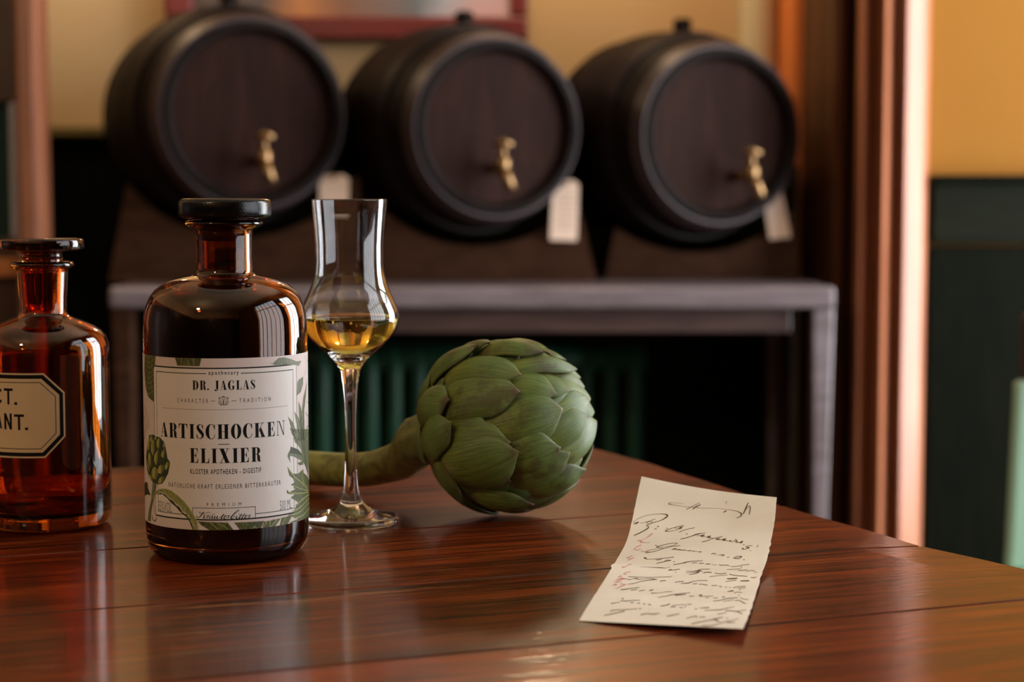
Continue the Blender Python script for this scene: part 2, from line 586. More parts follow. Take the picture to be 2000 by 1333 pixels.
# barrels -----------------------------------------------------------
AX = math.radians(23)
BD = Vector((-math.sin(AX), math.cos(AX), 0))
M['iron_rim'] = mat('lighter_iron', (0.038, 0.024, 0.025), 0.45, spec=.25)  # lighter tone for the front hoop of each barrel
BRL = [  # head centre px, depth, head radius m, tap px offset, length
    (497, 222, 2.94, .144, (20, 92), .42),
    (975, 250, 2.96, .137, (8, 78), .42),
    (1413, 264, 3.02, .139, (56, 80), .40)]
B_LAB = ['largest dark oak barrel, at the left behind the black-capped bottle',
         'dark oak barrel in the middle of the three, with a bung on top',
         'dark oak barrel at the right next to the moulded wooden casing']
T_LAB = ['cream card tag hanging behind the glass rim, left of the middle barrel',
         'long cream card tag below right of the middle barrel',
         'pinkish tilted card tag below right of the right barrel']
S_LAB = ['brown wooden cradle carrying the largest barrel at the left',
         'brown wooden cradle carrying the middle barrel',
         'brown wooden cradle carrying the right barrel']
SPX = [((250, 345), (700, 345), (712, 554), (212, 554)),
       ((764, 352), (1118, 352), (1166, 554), (728, 554)),
       ((1216, 372), (1545, 372), (1562, 554), (1182, 554))]
TG = [((622, 342), (682, 342), (680, 424), (626, 424)), ((1080, 354), (1131, 352), (1127, 471), (1074, 469)), ((1490, 374), (1526, 370), (1545, 464), (1503, 468))]
for i, (px, py, Y, R, tp, L) in enumerate(BRL):
    H = AT(px, py, Y)
    br = empty('barrel', H, B_LAB[i], 'barrel', 'three oak barrels on the serving table')
    bulge = .043
    prof = []
    for k in range(17):
        t = k / 16
        prof.append((R + bulge * math.sin(math.pi * t) ** .9, t * L))
    b = MB()
    b.lathe([(R - .015, .014), (R - .012, 0), (R, 0)] + prof[1:] + [(R - .012, L), (R - .015, L - .02), (0, L - .02)], H, 72, axis=BD)
    b.build('body', M['barrel'], br, smooth=True, fix=True)
    b = MB(); b.lathe([(0, .016), (R - .016, .016), (R - .016, .03), (0, .03)], H, 64, axis=BD)
    b.build('barrel_head', M['barrel_head'], br)
    for t0, t1 in ((.01, .075), (.2, .26), (.74, .80), (.925, .99)):
        rr = lambda t: R + bulge * math.sin(math.pi * t) ** .9
        b = MB(); b.lathe([(rr(t0) + .001, t0 * L), (rr(t0) + .005, t0 * L), (rr(t1) + .005, t1 * L), (rr(t1) + .001, t1 * L)], H, 64, axis=BD, close=True)
        b.build('hoop', M['iron'] if t0 > .1 else M['iron_rim'], br, smooth=False)
    b = MB(); b.lathe([(0, -.03), (.014, -.03), (.016, .016), (.012, .021), (0, .021)], H + BD * L * .36 + Vector((0, 0, R + .04)), 16)
    b.build('bung', M['barrel'], br, smooth=True)
    # brass tap: body out of the head, spout down, upright key
    T = AT(px + tp[0], py + tp[1], Y - .03)
    hp = T + Vector((-.026, .03 + .035, 0.0))
    b = MB()
    b.tube([hp, hp + (T - hp) * .35, T], [.011, .008, .009], 12)
    b.lathe([(0, -.004), (.017, -.003), (.015, .004), (0, .006)], hp - BD * .004, 20, axis=-BD)
    b.lathe([(0, -.016), (.011, -.014), (.012, .012), (.007, .018), (0, .018)], T, 16)
    b.tube([T, T + Vector((.006, -.012, -.012)), T + Vector((.012, -.016, -.034))], [.009, .008, .010], 12)
    tap = b.build('tap', M['brass'], br, smooth=True)
    b = MB(); b.tube([T + Vector((0, 0, .012)), T + Vector((0, 0, .034))], [.006, .005], 10)
    b.tube([T + Vector((-.015, 0, .036)), T + Vector((0, 0, .041)), T + Vector((.015, 0, .036))], [.004, .007, .004], 10)
    b.build('tap_key', M['brass'], tap, smooth=True)

    # cradle: a tall front board cut to the barrel, low sides and back under its belly
    Yf = Y + .075
    c2 = [AT(x, y, Yf) for x, y in SPX[i]]
    zbot = stop + .0005
    ztop = c2[0].z
    axp = H + BD * ((Yf + .015 - Y) / BD.y)
    tl = ((Yf + .03 - Y) / BD.y + .075) / L
    rr = R + bulge * math.sin(math.pi * tl) ** .9 + .012
    kx = 1.09
    def inside(x, z):
        q = (z - zbot) / (ztop - zbot)
        return q < .985 and c2[3].x + (c2[0].x - c2[3].x) * q + .003 < x < c2[2].x + (c2[1].x - c2[2].x) * q - .003
    def clear(x, z): return ((x - axp.x) / (rr * kx)) ** 2 + ((z - H.z) / rr) ** 2 > 1
    N_ = 60
    left = [(c2[3].x + (c2[0].x - c2[3].x) * q / N_, zbot + (ztop - zbot) * q / N_) for q in range(N_ + 1)]
    right = [(c2[2].x + (c2[1].x - c2[2].x) * q / N_, zbot + (ztop - zbot) * q / N_) for q in range(N_ + 1)]
    lt = [p for p in left if clear(*p)][-1]
    rt_ = [p for p in right if clear(*p)][-1]
    arc = [(axp.x + rr * kx * math.cos(math.pi * (1 + k / 40)), H.z + rr * math.sin(math.pi * (1 + k / 40))) for k in range(41)]
    arc = [p for p in arc if inside(*p)]
    pts = [(c2[3].x, zbot), lt] + arc + [rt_, (c2[2].x, zbot)]
    st = empty('barrel_cradle', Vector((axp.x, Yf, stop)), S_LAB[i], 'barrel stand', 'cradles under the barrels')
    b = MB(); b.prism([(x, Yf, z) for x, z in pts], (0, .03, 0)); b.build('front_board', M['stand'], st)
    zlow = min(H.z - R - bulge - .012, ztop)
    q = (zlow - zbot) / (ztop - zbot)
    xa_, xb_ = c2[3].x + (c2[0].x - c2[3].x) * q, c2[2].x + (c2[1].x - c2[2].x) * q
    b = MB(); b.prism([(c2[3].x, Yf + .27, zbot), (xa_, Yf + .27, zlow), (xb_, Yf + .27, zlow), (c2[2].x, Yf + .27, zbot)], (0, .03, 0)); b.build('rear_board', M['stand'], st)
    for e0, e1, sg in ((c2[3].x, xa_, 1), (c2[2].x, xb_, -1)):
        b = MB(); b.prism([(e0, Yf + .0305, zbot), (e1, Yf + .0305, zlow), (e1 + .018 * sg, Yf + .0305, zlow), (e0 + .018 * sg, Yf + .0305, zbot)], (0, .239, 0)); b.build('side_board', M['stand'], st)
    EX = Vector((1, 0, 0)); BN = Vector((0, 1, 0))
    # card tag nailed to the front board
    q = TG[i]
    c = [AT(x, y, Yf - .014) for x, y in q]
    tg = empty('card_tag', c[0].lerp(c[1], .5), T_LAB[i], 'tag', 'card tags below the barrels')
    pts = [c[0].lerp(c[1], .2), c[0].lerp(c[1], .8), c[1].lerp(c[2], .08), c[2], c[3], c[0].lerp(c[3], .08)]
    b = MB(); b.prism(pts, BN * .0015); b.build('card', M['tag'], tg)
    b = MB(); top = c[0].lerp(c[1], .5) + (c[3] - c[0]) * .06
    b.tube([top + BN * .0135, top - BN * .004], .0035, 10); b.build('nail', M['brass'], tg)
    if i == 1:
        b = MB()
        for k in range(7):
            y_ = .24 + k * .09
            p0 = c[0].lerp(c[3], y_).lerp(c[1].lerp(c[2], y_), .22) - BN * .0004; p1 = c[0].lerp(c[3], y_).lerp(c[1].lerp(c[2], y_), .8) - BN * .0004
            b.add([p0, p1, p1 + Vector((0, 0, -.0018)), p0 + Vector((0, 0, -.0018))], [(0, 1, 2, 3)])
        b.build('faint_writing', mat('faded_ink', (.33, .25, .2), .7), tg, fix=False)

# framed picture on the back wall
FY = RY1 - .035
fx0, fx1 = AT(322, 60, FY).x, AT(1031, 60, FY).x
fz0 = AT(700, 77, FY).z
fz1 = fz0 + .75
fr = empty('framed_picture', ((fx0 + fx1) / 2, FY, fz0), 'large picture in an oxblood red frame above the barrels', 'picture')
fw = .032
for nm, bx in (('frame_rail', (fx0, fz0, fx1, fz0 + .042)), ('frame_rail', (fx0, fz1 - .042, fx1, fz1)),
               ('frame_stile', (fx0, fz0 + .042, fx0 + .055, fz1 - .042)), ('frame_stile', (fx1 - fw, fz0 + .042, fx1, fz1 - .042))):
    b = MB(); b.box(bx[0], FY - .012, bx[1], bx[2], RY1 - .003, bx[3]); b.build(nm, M['frame'], fr, bevel=.006)
pm = mat('faded_print', (0.3, 0.25, 0.25), .25)
t = NT(pm)
sep = t.n('ShaderNodeSeparateXYZ')
t.l(t.coords((1, 1, 1)), sep.inputs[0])
wob = t.math('ADD', sep.outputs[0], t.math('MULTIPLY', t.noise(t.coords((1, 1, 1)), 6, 2), .12))
fac = t.math('MULTIPLY', t.math('ADD', wob, .24), 1.72)
cr = t.ramp(fac, [(0.0, (.05, .03, .03)), (.22, (.07, .05, .05)), (.34, (.50, .20, .07)), (.5, (.25, .12, .08)), (.62, (.22, .16, .15)),
                  (.74, (.16, .19, .22)), (.84, (.42, .44, .52)), (.95, (.62, .42, .44))])
t.l(cr, t.b.inputs['Base Color'])
b = MB(); b.box(fx0 + .05, FY + .004, fz0 + .038, fx1 - fw + .004, FY + .008, fz1 - .038); b.build('print', pm, fr)

# chair with a mint back at the far right
ch = empty('painted_chair', (.80, 2.25, 0), 'mint green painted chair at the right edge of the picture', 'chair')
p_t, p_b = AT(1986, 745, 2.25), AT(1966, 1130, 2.25)
lean = (p_t.x - p_b.x) / (p_t.z - p_b.z)
def bx_(z): return p_b.x + lean * (z - p_b.z)
zt, zlo = p_t.z, .47
b = MB(); b.prism([(bx_(zlo), 2.25, zlo), (bx_(zt), 2.25, zt), (bx_(zt) + .34, 2.25, zt), (bx_(zlo) + .36, 2.25, zlo)], (0, .02, 0))
b.build('back_panel', M['mint'], ch, bevel=.006)
b = MB(); b.box(bx_(zt) + .008, 2.245, zt + .001, bx_(zt) + .34, 2.275, zt + .085); b.build('top_rail', M['darkwood'], ch, bevel=.01)
b = MB(); b.box(bx_(.45) - .01, 1.86, .43, bx_(.45) + .38, 2.27, .469); b.build('seat', M['mint'], ch, bevel=.008)
for x in (bx_(.45) + .01, bx_(.45) + .33):
    for y in (1.89, 2.23):
        b = MB(); b.tube([(x, y, 0), (x, y, .4295)], [.014, .019], 10); b.build('leg', M['mint'], ch, smooth=True)

# ================================================================== THE TABLE
U = Vector((math.cos(UANG), math.sin(UANG), 0))
W = Vector((-math.sin(UANG), math.cos(UANG), 0))
tb = empty('wooden_table', (0, .9, 0), 'glossy reddish brown plank table with the bottles standing on it', 'table')
# right hand edge of the top, as it is seen, extended towards the camera
edge = [TP(1150, 871), TP(1232, 893), TP(1330, 922), TP(1517, 982), TP(1640, 1018), TP(1790, 1061), TP(1900, 1084), TP(2010, 1108), TP(2150, 1146), TP(2500, 1240)]
edge = [(p.dot(U), p.dot(W)) for p in [Vector((q.x, q.y, 0)) for q in edge]]
edge.append((edge[-1][0] + .35, edge[-1][1] - .75))


def edge_u(w):
    pts = sorted(edge, key=lambda p: p[1])
    if w <= pts[0][1]: return pts[0][0]
    for (u0, w0), (u1, w1) in zip(pts, pts[1:]):
        if w0 <= w <= w1:
            return u0 + (u1 - u0) * (w - w0) / (w1 - w0)
    return pts[-1][0] + (w - pts[-1][1]) * -.05


SEAMS = [.11, .27, .42, .556, .691, .823, .961, 1.10, 1.236]
LEFT_U = -1.15
for k in range(len(SEAMS) - 1):
    w0, w1 = SEAMS[k] + .0006, SEAMS[k + 1] - .0006
    bm = bmesh.new()
    N = 44
    rows = []
    last = k == len(SEAMS) - 2
    cross = [0, .007, .3, .7, .993, 1]
    for j, cv in enumerate(cross):
        row = []
        for i in range(N + 1):
            w = w0 + (w1 - w0) * cv
            eu = edge_u(w)
            t = i / N
            u = LEFT_U + (eu - LEFT_U) * t
            wv = w
            if last:
                wv = w0 + (w1 + .0 - w0) * cv
                # the far edge is a little skewed and worn
                wv += cv * ((edge_u(1.236) - u) * .045)
            wob = .0016 * noise.noise(Vector((u * 9, SEAMS[k] * 5 + 3, 0))) if cv < .01 else .0016 * noise.noise(Vector((u * 9, SEAMS[k + 1] * 5 + 3, 0))) if cv > .99 else 0
            wv += wob
            z = TZ
            if cv in (0, 1): z -= .0009 + .0005 * noise.noise(Vector((u * 25, w * 40, 1)))
            if i == N: z -= .0012 + .001 * noise.noise(Vector((u * 30, w * 60, 2)))
            if i == N: u += .0012 * noise.noise(Vector((w * 90, k, 3)))
            p = U * u + W * wv
            row.append(bm.verts.new((p.x, p.y - .9, z)))
        rows.append(row)
    for j in range(len(cross) - 1):
        for i in range(N):
            bm.faces.new((rows[j][i], rows[j][i + 1], rows[j + 1][i + 1], rows[j + 1][i]))
    bmesh.ops.recalc_face_normals(bm, faces=bm.faces)
    if bm.faces[0].normal.z < 0: bmesh.ops.reverse_faces(bm, faces=bm.faces)
    be = [e for e in bm.edges if e.is_boundary]
    r_ = bmesh.ops.extrude_edge_only(bm, edges=be)
    for g in r_['geom']:
        if isinstance(g, bmesh.types.BMVert): g.co.z = TZ - .035
    me = bpy.data.meshes.new('plank')
    bm.to_mesh(me); bm.free()
    me.materials.append(M['table'])
    o = bpy.data.objects.new('plank', me)
    COL.objects.link(o)
    o.parent = tb
    ORI[o] = Vector((0, .9, 0))
# battens, apron and legs under the top
def uw(u, w, z): 
    p = U * u + W * w
    return Vector((p.x, p.y, z))
def uwbox(mb, u0, u1, w0, w1, z0, z1):
    mb.prism([uw(u0, w0, z0), uw(u1, w0, z0), uw(u1, w1, z0), uw(u0, w1, z0)], (0, 0, z1 - z0))
for u in (-.95, -.35, .2):
    b = MB(); uwbox(b, u, u + .09, .15, 1.2, TZ - .055, TZ - .0355); b.build('batten', M['void'], tb)
b = MB(); uwbox(b, LEFT_U + .06, .42, 1.15, 1.175, TZ - .14, TZ - .0355); b.build('apron', M['table'], tb)
b = MB(); uwbox(b, LEFT_U + .06, .42, .17, .195, TZ - .14, TZ - .0355); b.build('apron', M['table'], tb)
for u, w in ((-1.08, .2), (.33, .2), (-1.08, 1.09), (.33, 1.09)):
    b = MB(); uwbox(b, u, u + .06, w, w + .06, 0, TZ - .0355); b.build('leg', M['table'], tb, bevel=.004)

# ================================================================== GLASS HELPERS
def zpx(py, Y, px=446):
    return AT(px, py, Y).z


def glass(name, color, rough=0.0, ior=1.5):
    return mat(name, color, rough, trans=1.0, ior=ior, spec=.5)


M['amber_dark'] = glass('dark_amber_glass', (0.42, 0.12, 0.018))
M['amber'] = glass('amber_glass', (0.62, 0.15, 0.014))
M['clear'] = glass('clear_glass', (0.985, 0.985, 0.985))
M['elixir'] = glass('dark_elixir', (0.012, 0.0035, 0.001), ior=1.36)
M['spirit'] = glass('golden_spirit', (0.92, 0.72, 0.15), ior=1.36)
M['black_cap'] = mat('black_lacquered_stopper', (0.0015, 0.0015, 0.0018), 0.2, spec=.35)
t = NT(M['black_cap']); t.bump(t.noise(t.coords((1, 1, 1)), 900, 3), .35, .0003)

# ================================================================== BLACK CAPPED BOTTLE
BF = TP(446, 1106)                       # front foot of the bottle
RB = .0418
BC = Vector((BF.x, BF.y, TZ)) + Vector((BF.x, BF.y, 0)).normalized() * (RB - .004)
BY = BC.y
k_ = BY / FPX * 1.0                      # metres per pixel at the axis
bot = empty('elixir_bottle', BC, 'dark amber bottle with black stopper and illustrated cream label', 'bottle')


def prof_px(pts, cy, Y, px):
    return [(r * Y / FPX, zpx(y, Y, px) - TZ) for r, y in pts]


rs = RB / (160.5 * k_)
outer = [(0, 0), (RB - .010, 0), (RB - .006, .0006), (RB - .0022, .0032), (RB - .0006, .0078), (RB, .014)]
pxs = [(160.5, 700), (160.5, 655), (160, 640), (158.8, 617), (154.5, 597), (147, 580), (137, 566.5), (122, 555), (104, 547), (84, 541.5), (68, 539), (60, 536.5), (56, 531), (55, 524),
       (54.5, 500), (54.5, 460), (55.5, 451), (60, 447), (70, 442), (75.5, 438), (76, 435), (73, 431.5), (66, 429.5)]
outer += [(r * rs, z) for r, z in prof_px(pxs, 0, BY, 446)]
inner = []
pin = [(58, 431), (50, 440), (47, 450), (46.5, 500), (47, 530), (52, 543), (66, 549), (92, 555), (120, 566), (136, 579), (146, 597), (151, 620), (152.5, 660), (152.5, 700)]
inner = [(r * rs, z) for r, z in prof_px(pin, 0, BY, 446)] + [(RB - .0022, .014), (RB - .004, .008), (RB - .010, .0052), (0, .0062)]
b = MB(); b.lathe(outer + inner, BC, 128)
b.build('bottle_glass', M['amber_dark'], bot, smooth=True)
# liquid
lz = zpx(572, BY) - TZ
liq = [(0, .0066), (RB - .0105, .0056), (RB - .0046, .0083), (RB - .0027, .0143)]
body = [(152.5, 700), (152.5, 660), (151, 620), (146, 597), (136, 579)]
liq += [(r * rs - .0005, z) for r, z in prof_px(body, 0, BY, 446)]
liq += [(126 * rs * k_, lz), (0, lz)]
b = MB(); b.lathe(liq, BC, 96); b.build('liquid', M['elixir'], bot, smooth=True)
# stopper: wide black cap and plug
cz0, cz1 = zpx(426.5, BY) - TZ, zpx(388, BY) - TZ
rc = 89.5 * k_
cap = [(0, cz0), (rc - .0022, cz0), (rc - .0005, cz0 + .0008), (rc, cz0 + .0025), (rc, cz1 - .0022), (rc - .0007, cz1 - .0007), (rc - .0025, cz1), (0, cz1 + .0002)]
b = MB(); b.lathe(cap, BC + Vector((2.2 * k_, 0, 0)), 96)
stp = b.build('stopper', M['black_cap'], bot, smooth=True)
pz = zpx(470, BY) - TZ
b = MB(); b.lathe([(0, pz), (.0112, pz), (.0117, pz + .001), (.0117, cz0 - .0001), (0, cz0 - .0001)], BC, 48)
b.build('stopper_plug', mat('dark_cork_plug', (0.10, 0.035, 0.012), .6), bot, smooth=True)

# ---- label sheet
TOCAM = Vector((-BC.x, -BC.y, 0)).normalized()
TOR = Vector((-TOCAM.y, TOCAM.x, 0))
RL = RB + .00012


def cyl(u, z, r=RL, C=BC, f=TOCAM, g=TOR):
    a = u / r
    return Vector((C.x, C.y, z)) + (f * math.cos(a) + g * math.sin(a)) * r


def lab(px, py, C=BC, r=RL, f=TOCAM, g=TOR):
    """pixel -> (arc length, height) on the cylinder"""
    d = ray(px, py)
    ox, oy = CAM.x - C.x, CAM.y - C.y
    A = d.x ** 2 + d.y ** 2
    B = 2 * (ox * d.x + oy * d.y)
    Cc = ox * ox + oy * oy - r * r
    disc = max(B * B - 4 * A * Cc, 0)
    t_ = (-B - math.sqrt(disc)) / (2 * A)
    p = CAM + d * t_
    h = Vector((p.x - C.x, p.y - C.y, 0))
    return r * math.atan2(h.dot(g), h.dot(f)), p.z


LZ1 = lab(446, 700.5)[1]
LZ0 = lab(446, 1036)[1]
lb = MB()
n = 220
a_max = math.radians(158)
v, f = [], []
for i in range(n + 1):
    u = (-1 + 2 * i / n) * a_max * RL
    for z in (LZ0, LZ1):
        v.append(cyl(u, z))
    for z in (LZ0, LZ1):
        v.append(cyl(u, z, RL - .00008))
for i in range(n):
    a, c = i * 4, i * 4 + 4
    f += [(a, c, c + 1, a + 1), (a + 3, c + 3, c + 2, a + 2), (a + 1, c + 1, c + 3, a + 3), (a, a + 2, c + 2, c)]
lb.add(v, f)
M['paper_pink'] = plaster('label_paper', (0.60, 0.50, 0.465), .025)
M['paper_pink'].node_tree.nodes['Principled BSDF'].inputs['Roughness'].default_value = .55
M['paper_pale'] = plaster('label_panel', (0.66, 0.605, 0.56), .025)
M['paper_pale'].node_tree.nodes['Principled BSDF'].inputs['Roughness'].default_value = .55
M['ink'] = mat('black_ink', (0.006, 0.006, 0.005), .6, spec=.15)
M['olive'] = None


def print_mat(name, c1, c2, scale=900):
    m = mat(name, c1, .55)
    t = NT(m)
    t.l(t.ramp(t.noise(t.coords((1, 1, .35)), scale, 3), [(.35, c1), (.65, c2)]), t.b.inputs['Base Color'])
    return m


M['leaf'] = print_mat('printed_leaf_green', (0.042, 0.048, 0.010), (0.115, 0.120, 0.030))
M['leaf_lt'] = print_mat('printed_leaf_light', (0.22, 0.24, 0.07), (0.33, 0.34, 0.12))
M['leaf_dk'] = print_mat('printed_leaf_dark', (0.018, 0.028, 0.010), (0.04, 0.055, 0.02))
M['leaf_gy'] = print_mat('printed_leaf_grey', (0.08, 0.09, 0.045), (0.16, 0.17, 0.095))
M['shade'] = print_mat('printed_olive_shade', (0.10, 0.105, 0.022), (0.16, 0.16, 0.04))
M['petal'] = print_mat('printed_petal', (0.26, 0.26, 0.05), (0.36, 0.35, 0.09), 500)

label = lb.build('label', M['paper_pink'], bot, smooth=True, fix=False)
es_ = label.modifiers.new('split', 'EDGE_SPLIT'); es_.split_angle = math.radians(40)
label['label'] = 'cream paper label with botanical drawings'


class Print:
    """flat artwork in (u, z) metres, laid on a cylinder"""
    def __init__(s): s.polys = []

    def poly(s, pts): s.polys.append([(float(a), float(c)) for a, c in pts])

    def rect(s, u0, z0, u1, z1):
        s.poly([(u0, z0), (u1, z0), (u1, z1), (u0, z1)])

    def stroke(s, pts, wid):
        """pts in (u,z), wid scalar or list"""
        m = len(pts)
        if m < 2: return
        wid = wid if isinstance(wid, (list, tuple)) else [wid] * m
        L, R_ = [], []
        for i in range(m):
            a, c = pts[max(i - 1, 0)], pts[min(i + 1, m - 1)]
            dx, dy = c[0] - a[0], c[1] - a[1]
            q = math.hypot(dx, dy) or 1
            nx, ny = -dy / q * wid[i] / 2, dx / q * wid[i] / 2
            L.append((pts[i][0] + nx, pts[i][1] + ny)); R_.append((pts[i][0] - nx, pts[i][1] - ny))
        for i in range(m - 1):
            s.poly([L[i], L[i + 1], R_[i + 1], R_[i]])

    def disc(s, u, z, r, n=10, sx=1):
        s.poly([(u + r * sx * math.cos(2 * math.pi * k / n), z + r * math.sin(2 * math.pi * k / n)) for k in range(n)])

    def build(s, name, m, parent, r, C=BC, f=TOCAM, g=TOR, clip=None):
        bm = bmesh.new()
        for P in s.polys:
            if len(P) < 3: continue
            vs = [bm.verts.new((a, 0, c)) for a, c in P]
            if len(P) == 3 or len(P) == 4:
                try: bm.faces.new(vs)
                except ValueError: pass
            else:
                for tr in tessellate_polygon([[Vector((a, c, 0)) for a, c in P]]):
                    try: bm.faces.new([vs[i] for i in tr])
                    except ValueError: pass
        if clip:
            for co, no in (((0, 0, clip[0]), (0, 0, -1)), ((0, 0, clip[1]), (0, 0, 1))):
                bmesh.ops.bisect_plane(bm, geom=bm.verts[:] + bm.edges[:] + bm.faces[:], plane_co=co, plane_no=no, clear_outer=True)
        us = [v_.co.x for v_ in bm.verts]
        if us:
            k0, k1 = int(min(us) / .001) - 1, int(max(us) / .001) + 1
            for k in range(k0, k1 + 1):
                bmesh.ops.bisect_plane(bm, geom=bm.verts[:] + bm.edges[:] + bm.faces[:], plane_co=(k * .001, 0, 0), plane_no=(1, 0, 0), dist=1e-7)
        off = org(parent)
        for v_ in bm.verts:
            a = v_.co.x / RL if C is BC else v_.co.x / r
            p = Vector((C.x, C.y, v_.co.z)) + (f * math.cos(a) + g * math.sin(a)) * r
            v_.co = p - off
        for fc in bm.faces:
            fc.normal_update()
            cc = fc.calc_center_median() + off
            if fc.normal.dot(Vector((cc.x - C.x, cc.y - C.y, 0))) < 0: fc.normal_flip()
        me = bpy.data.meshes.new(name)
        bm.to_mesh(me); bm.free()
        me.materials.append(m)
        me.polygons.foreach_set('use_smooth', [True] * len(me.polygons))
        o = bpy.data.objects.new(name, me)
        COL.objects.link(o)
        o.parent = parent
        ORI[o] = off
        return o


# ---- lettering tools
_font_cache = {}


def font_polys(text, spacing=1.0, offset=0.0):
    key = (text, spacing, offset)
    if key in _font_cache: return _font_cache[key]
    cu = bpy.data.curves.new('t', 'FONT')
    cu.body = text
    cu.size = 1
    cu.space_character = spacing
    cu.offset = offset
    cu.resolution_u = 2
    o = bpy.data.objects.new('t', cu)
    me = bpy.data.meshes.new_from_object(o)
    vs = [(v_.co.x, v_.co.y) for v_ in me.vertices]
    fs = [tuple(p.vertices) for p in me.polygons]
    bpy.data.objects.remove(o); bpy.data.meshes.remove(me); bpy.data.curves.remove(cu)
    _font_cache[key] = (vs, fs)
    return vs, fs


_cap = max(y for x, y in font_polys('H')[0])


def sans(P, text, u0, u1, z0, cap, spacing=1.0, offset=0.0):
    """sans lettering from u0 to u1 standing on z0"""
    vs, fs = font_polys(text, spacing, offset)
    x0, x1 = min(x for x, y in vs), max(x for x, y in vs)
    for fc in fs:
        P.poly([(u0 + (vs[i][0] - x0) / (x1 - x0) * (u1 - u0), z0 + vs[i][1] / _cap * cap) for i in fc])


# didone capitals: unit cap height
TH, HL, SF = .215, .032, .040


def _rect(x0, y0, x1, y1): return [(x0, y0), (x1, y0), (x1, y1), (x0, y1)]


def _ring(cx, cy, rx, ry, ix, iy, a0, a1, ox=0, n=18):
    """elliptic ring part as quads"""
    out = []
    for k in range(n):
        q = []
        for t in (k / n, (k + 1) / n):
            a = math.radians(a0 + (a1 - a0) * t)
            q.append(((cx + rx * math.cos(a), cy + ry * math.sin(a)), (cx + ox + ix * math.cos(a), cy + iy * math.sin(a))))
        out.append([q[0][0], q[1][0], q[1][1], q[0][1]])
    return out


def _sweep(pts, n=6):
    """pts: (x, y, width)"""
    c = catmull(pts, n)
    P = Print()
    P.stroke([(a[0], a[1]) for a in c], [max(a[2], .01) for a in c])
    return P.polys


def _stem(x, y0=0, y1=1, sl=.075, sr=.075, top=True, bottom=True):
    o = [_rect(x, y0, x + TH, y1)]
    if top: o.append(_rect(x - sl, y1 - SF, x + TH + sr, y1))
    if bottom: o.append(_rect(x - sl, y0, x + TH + sr, y0 + SF))
    return o


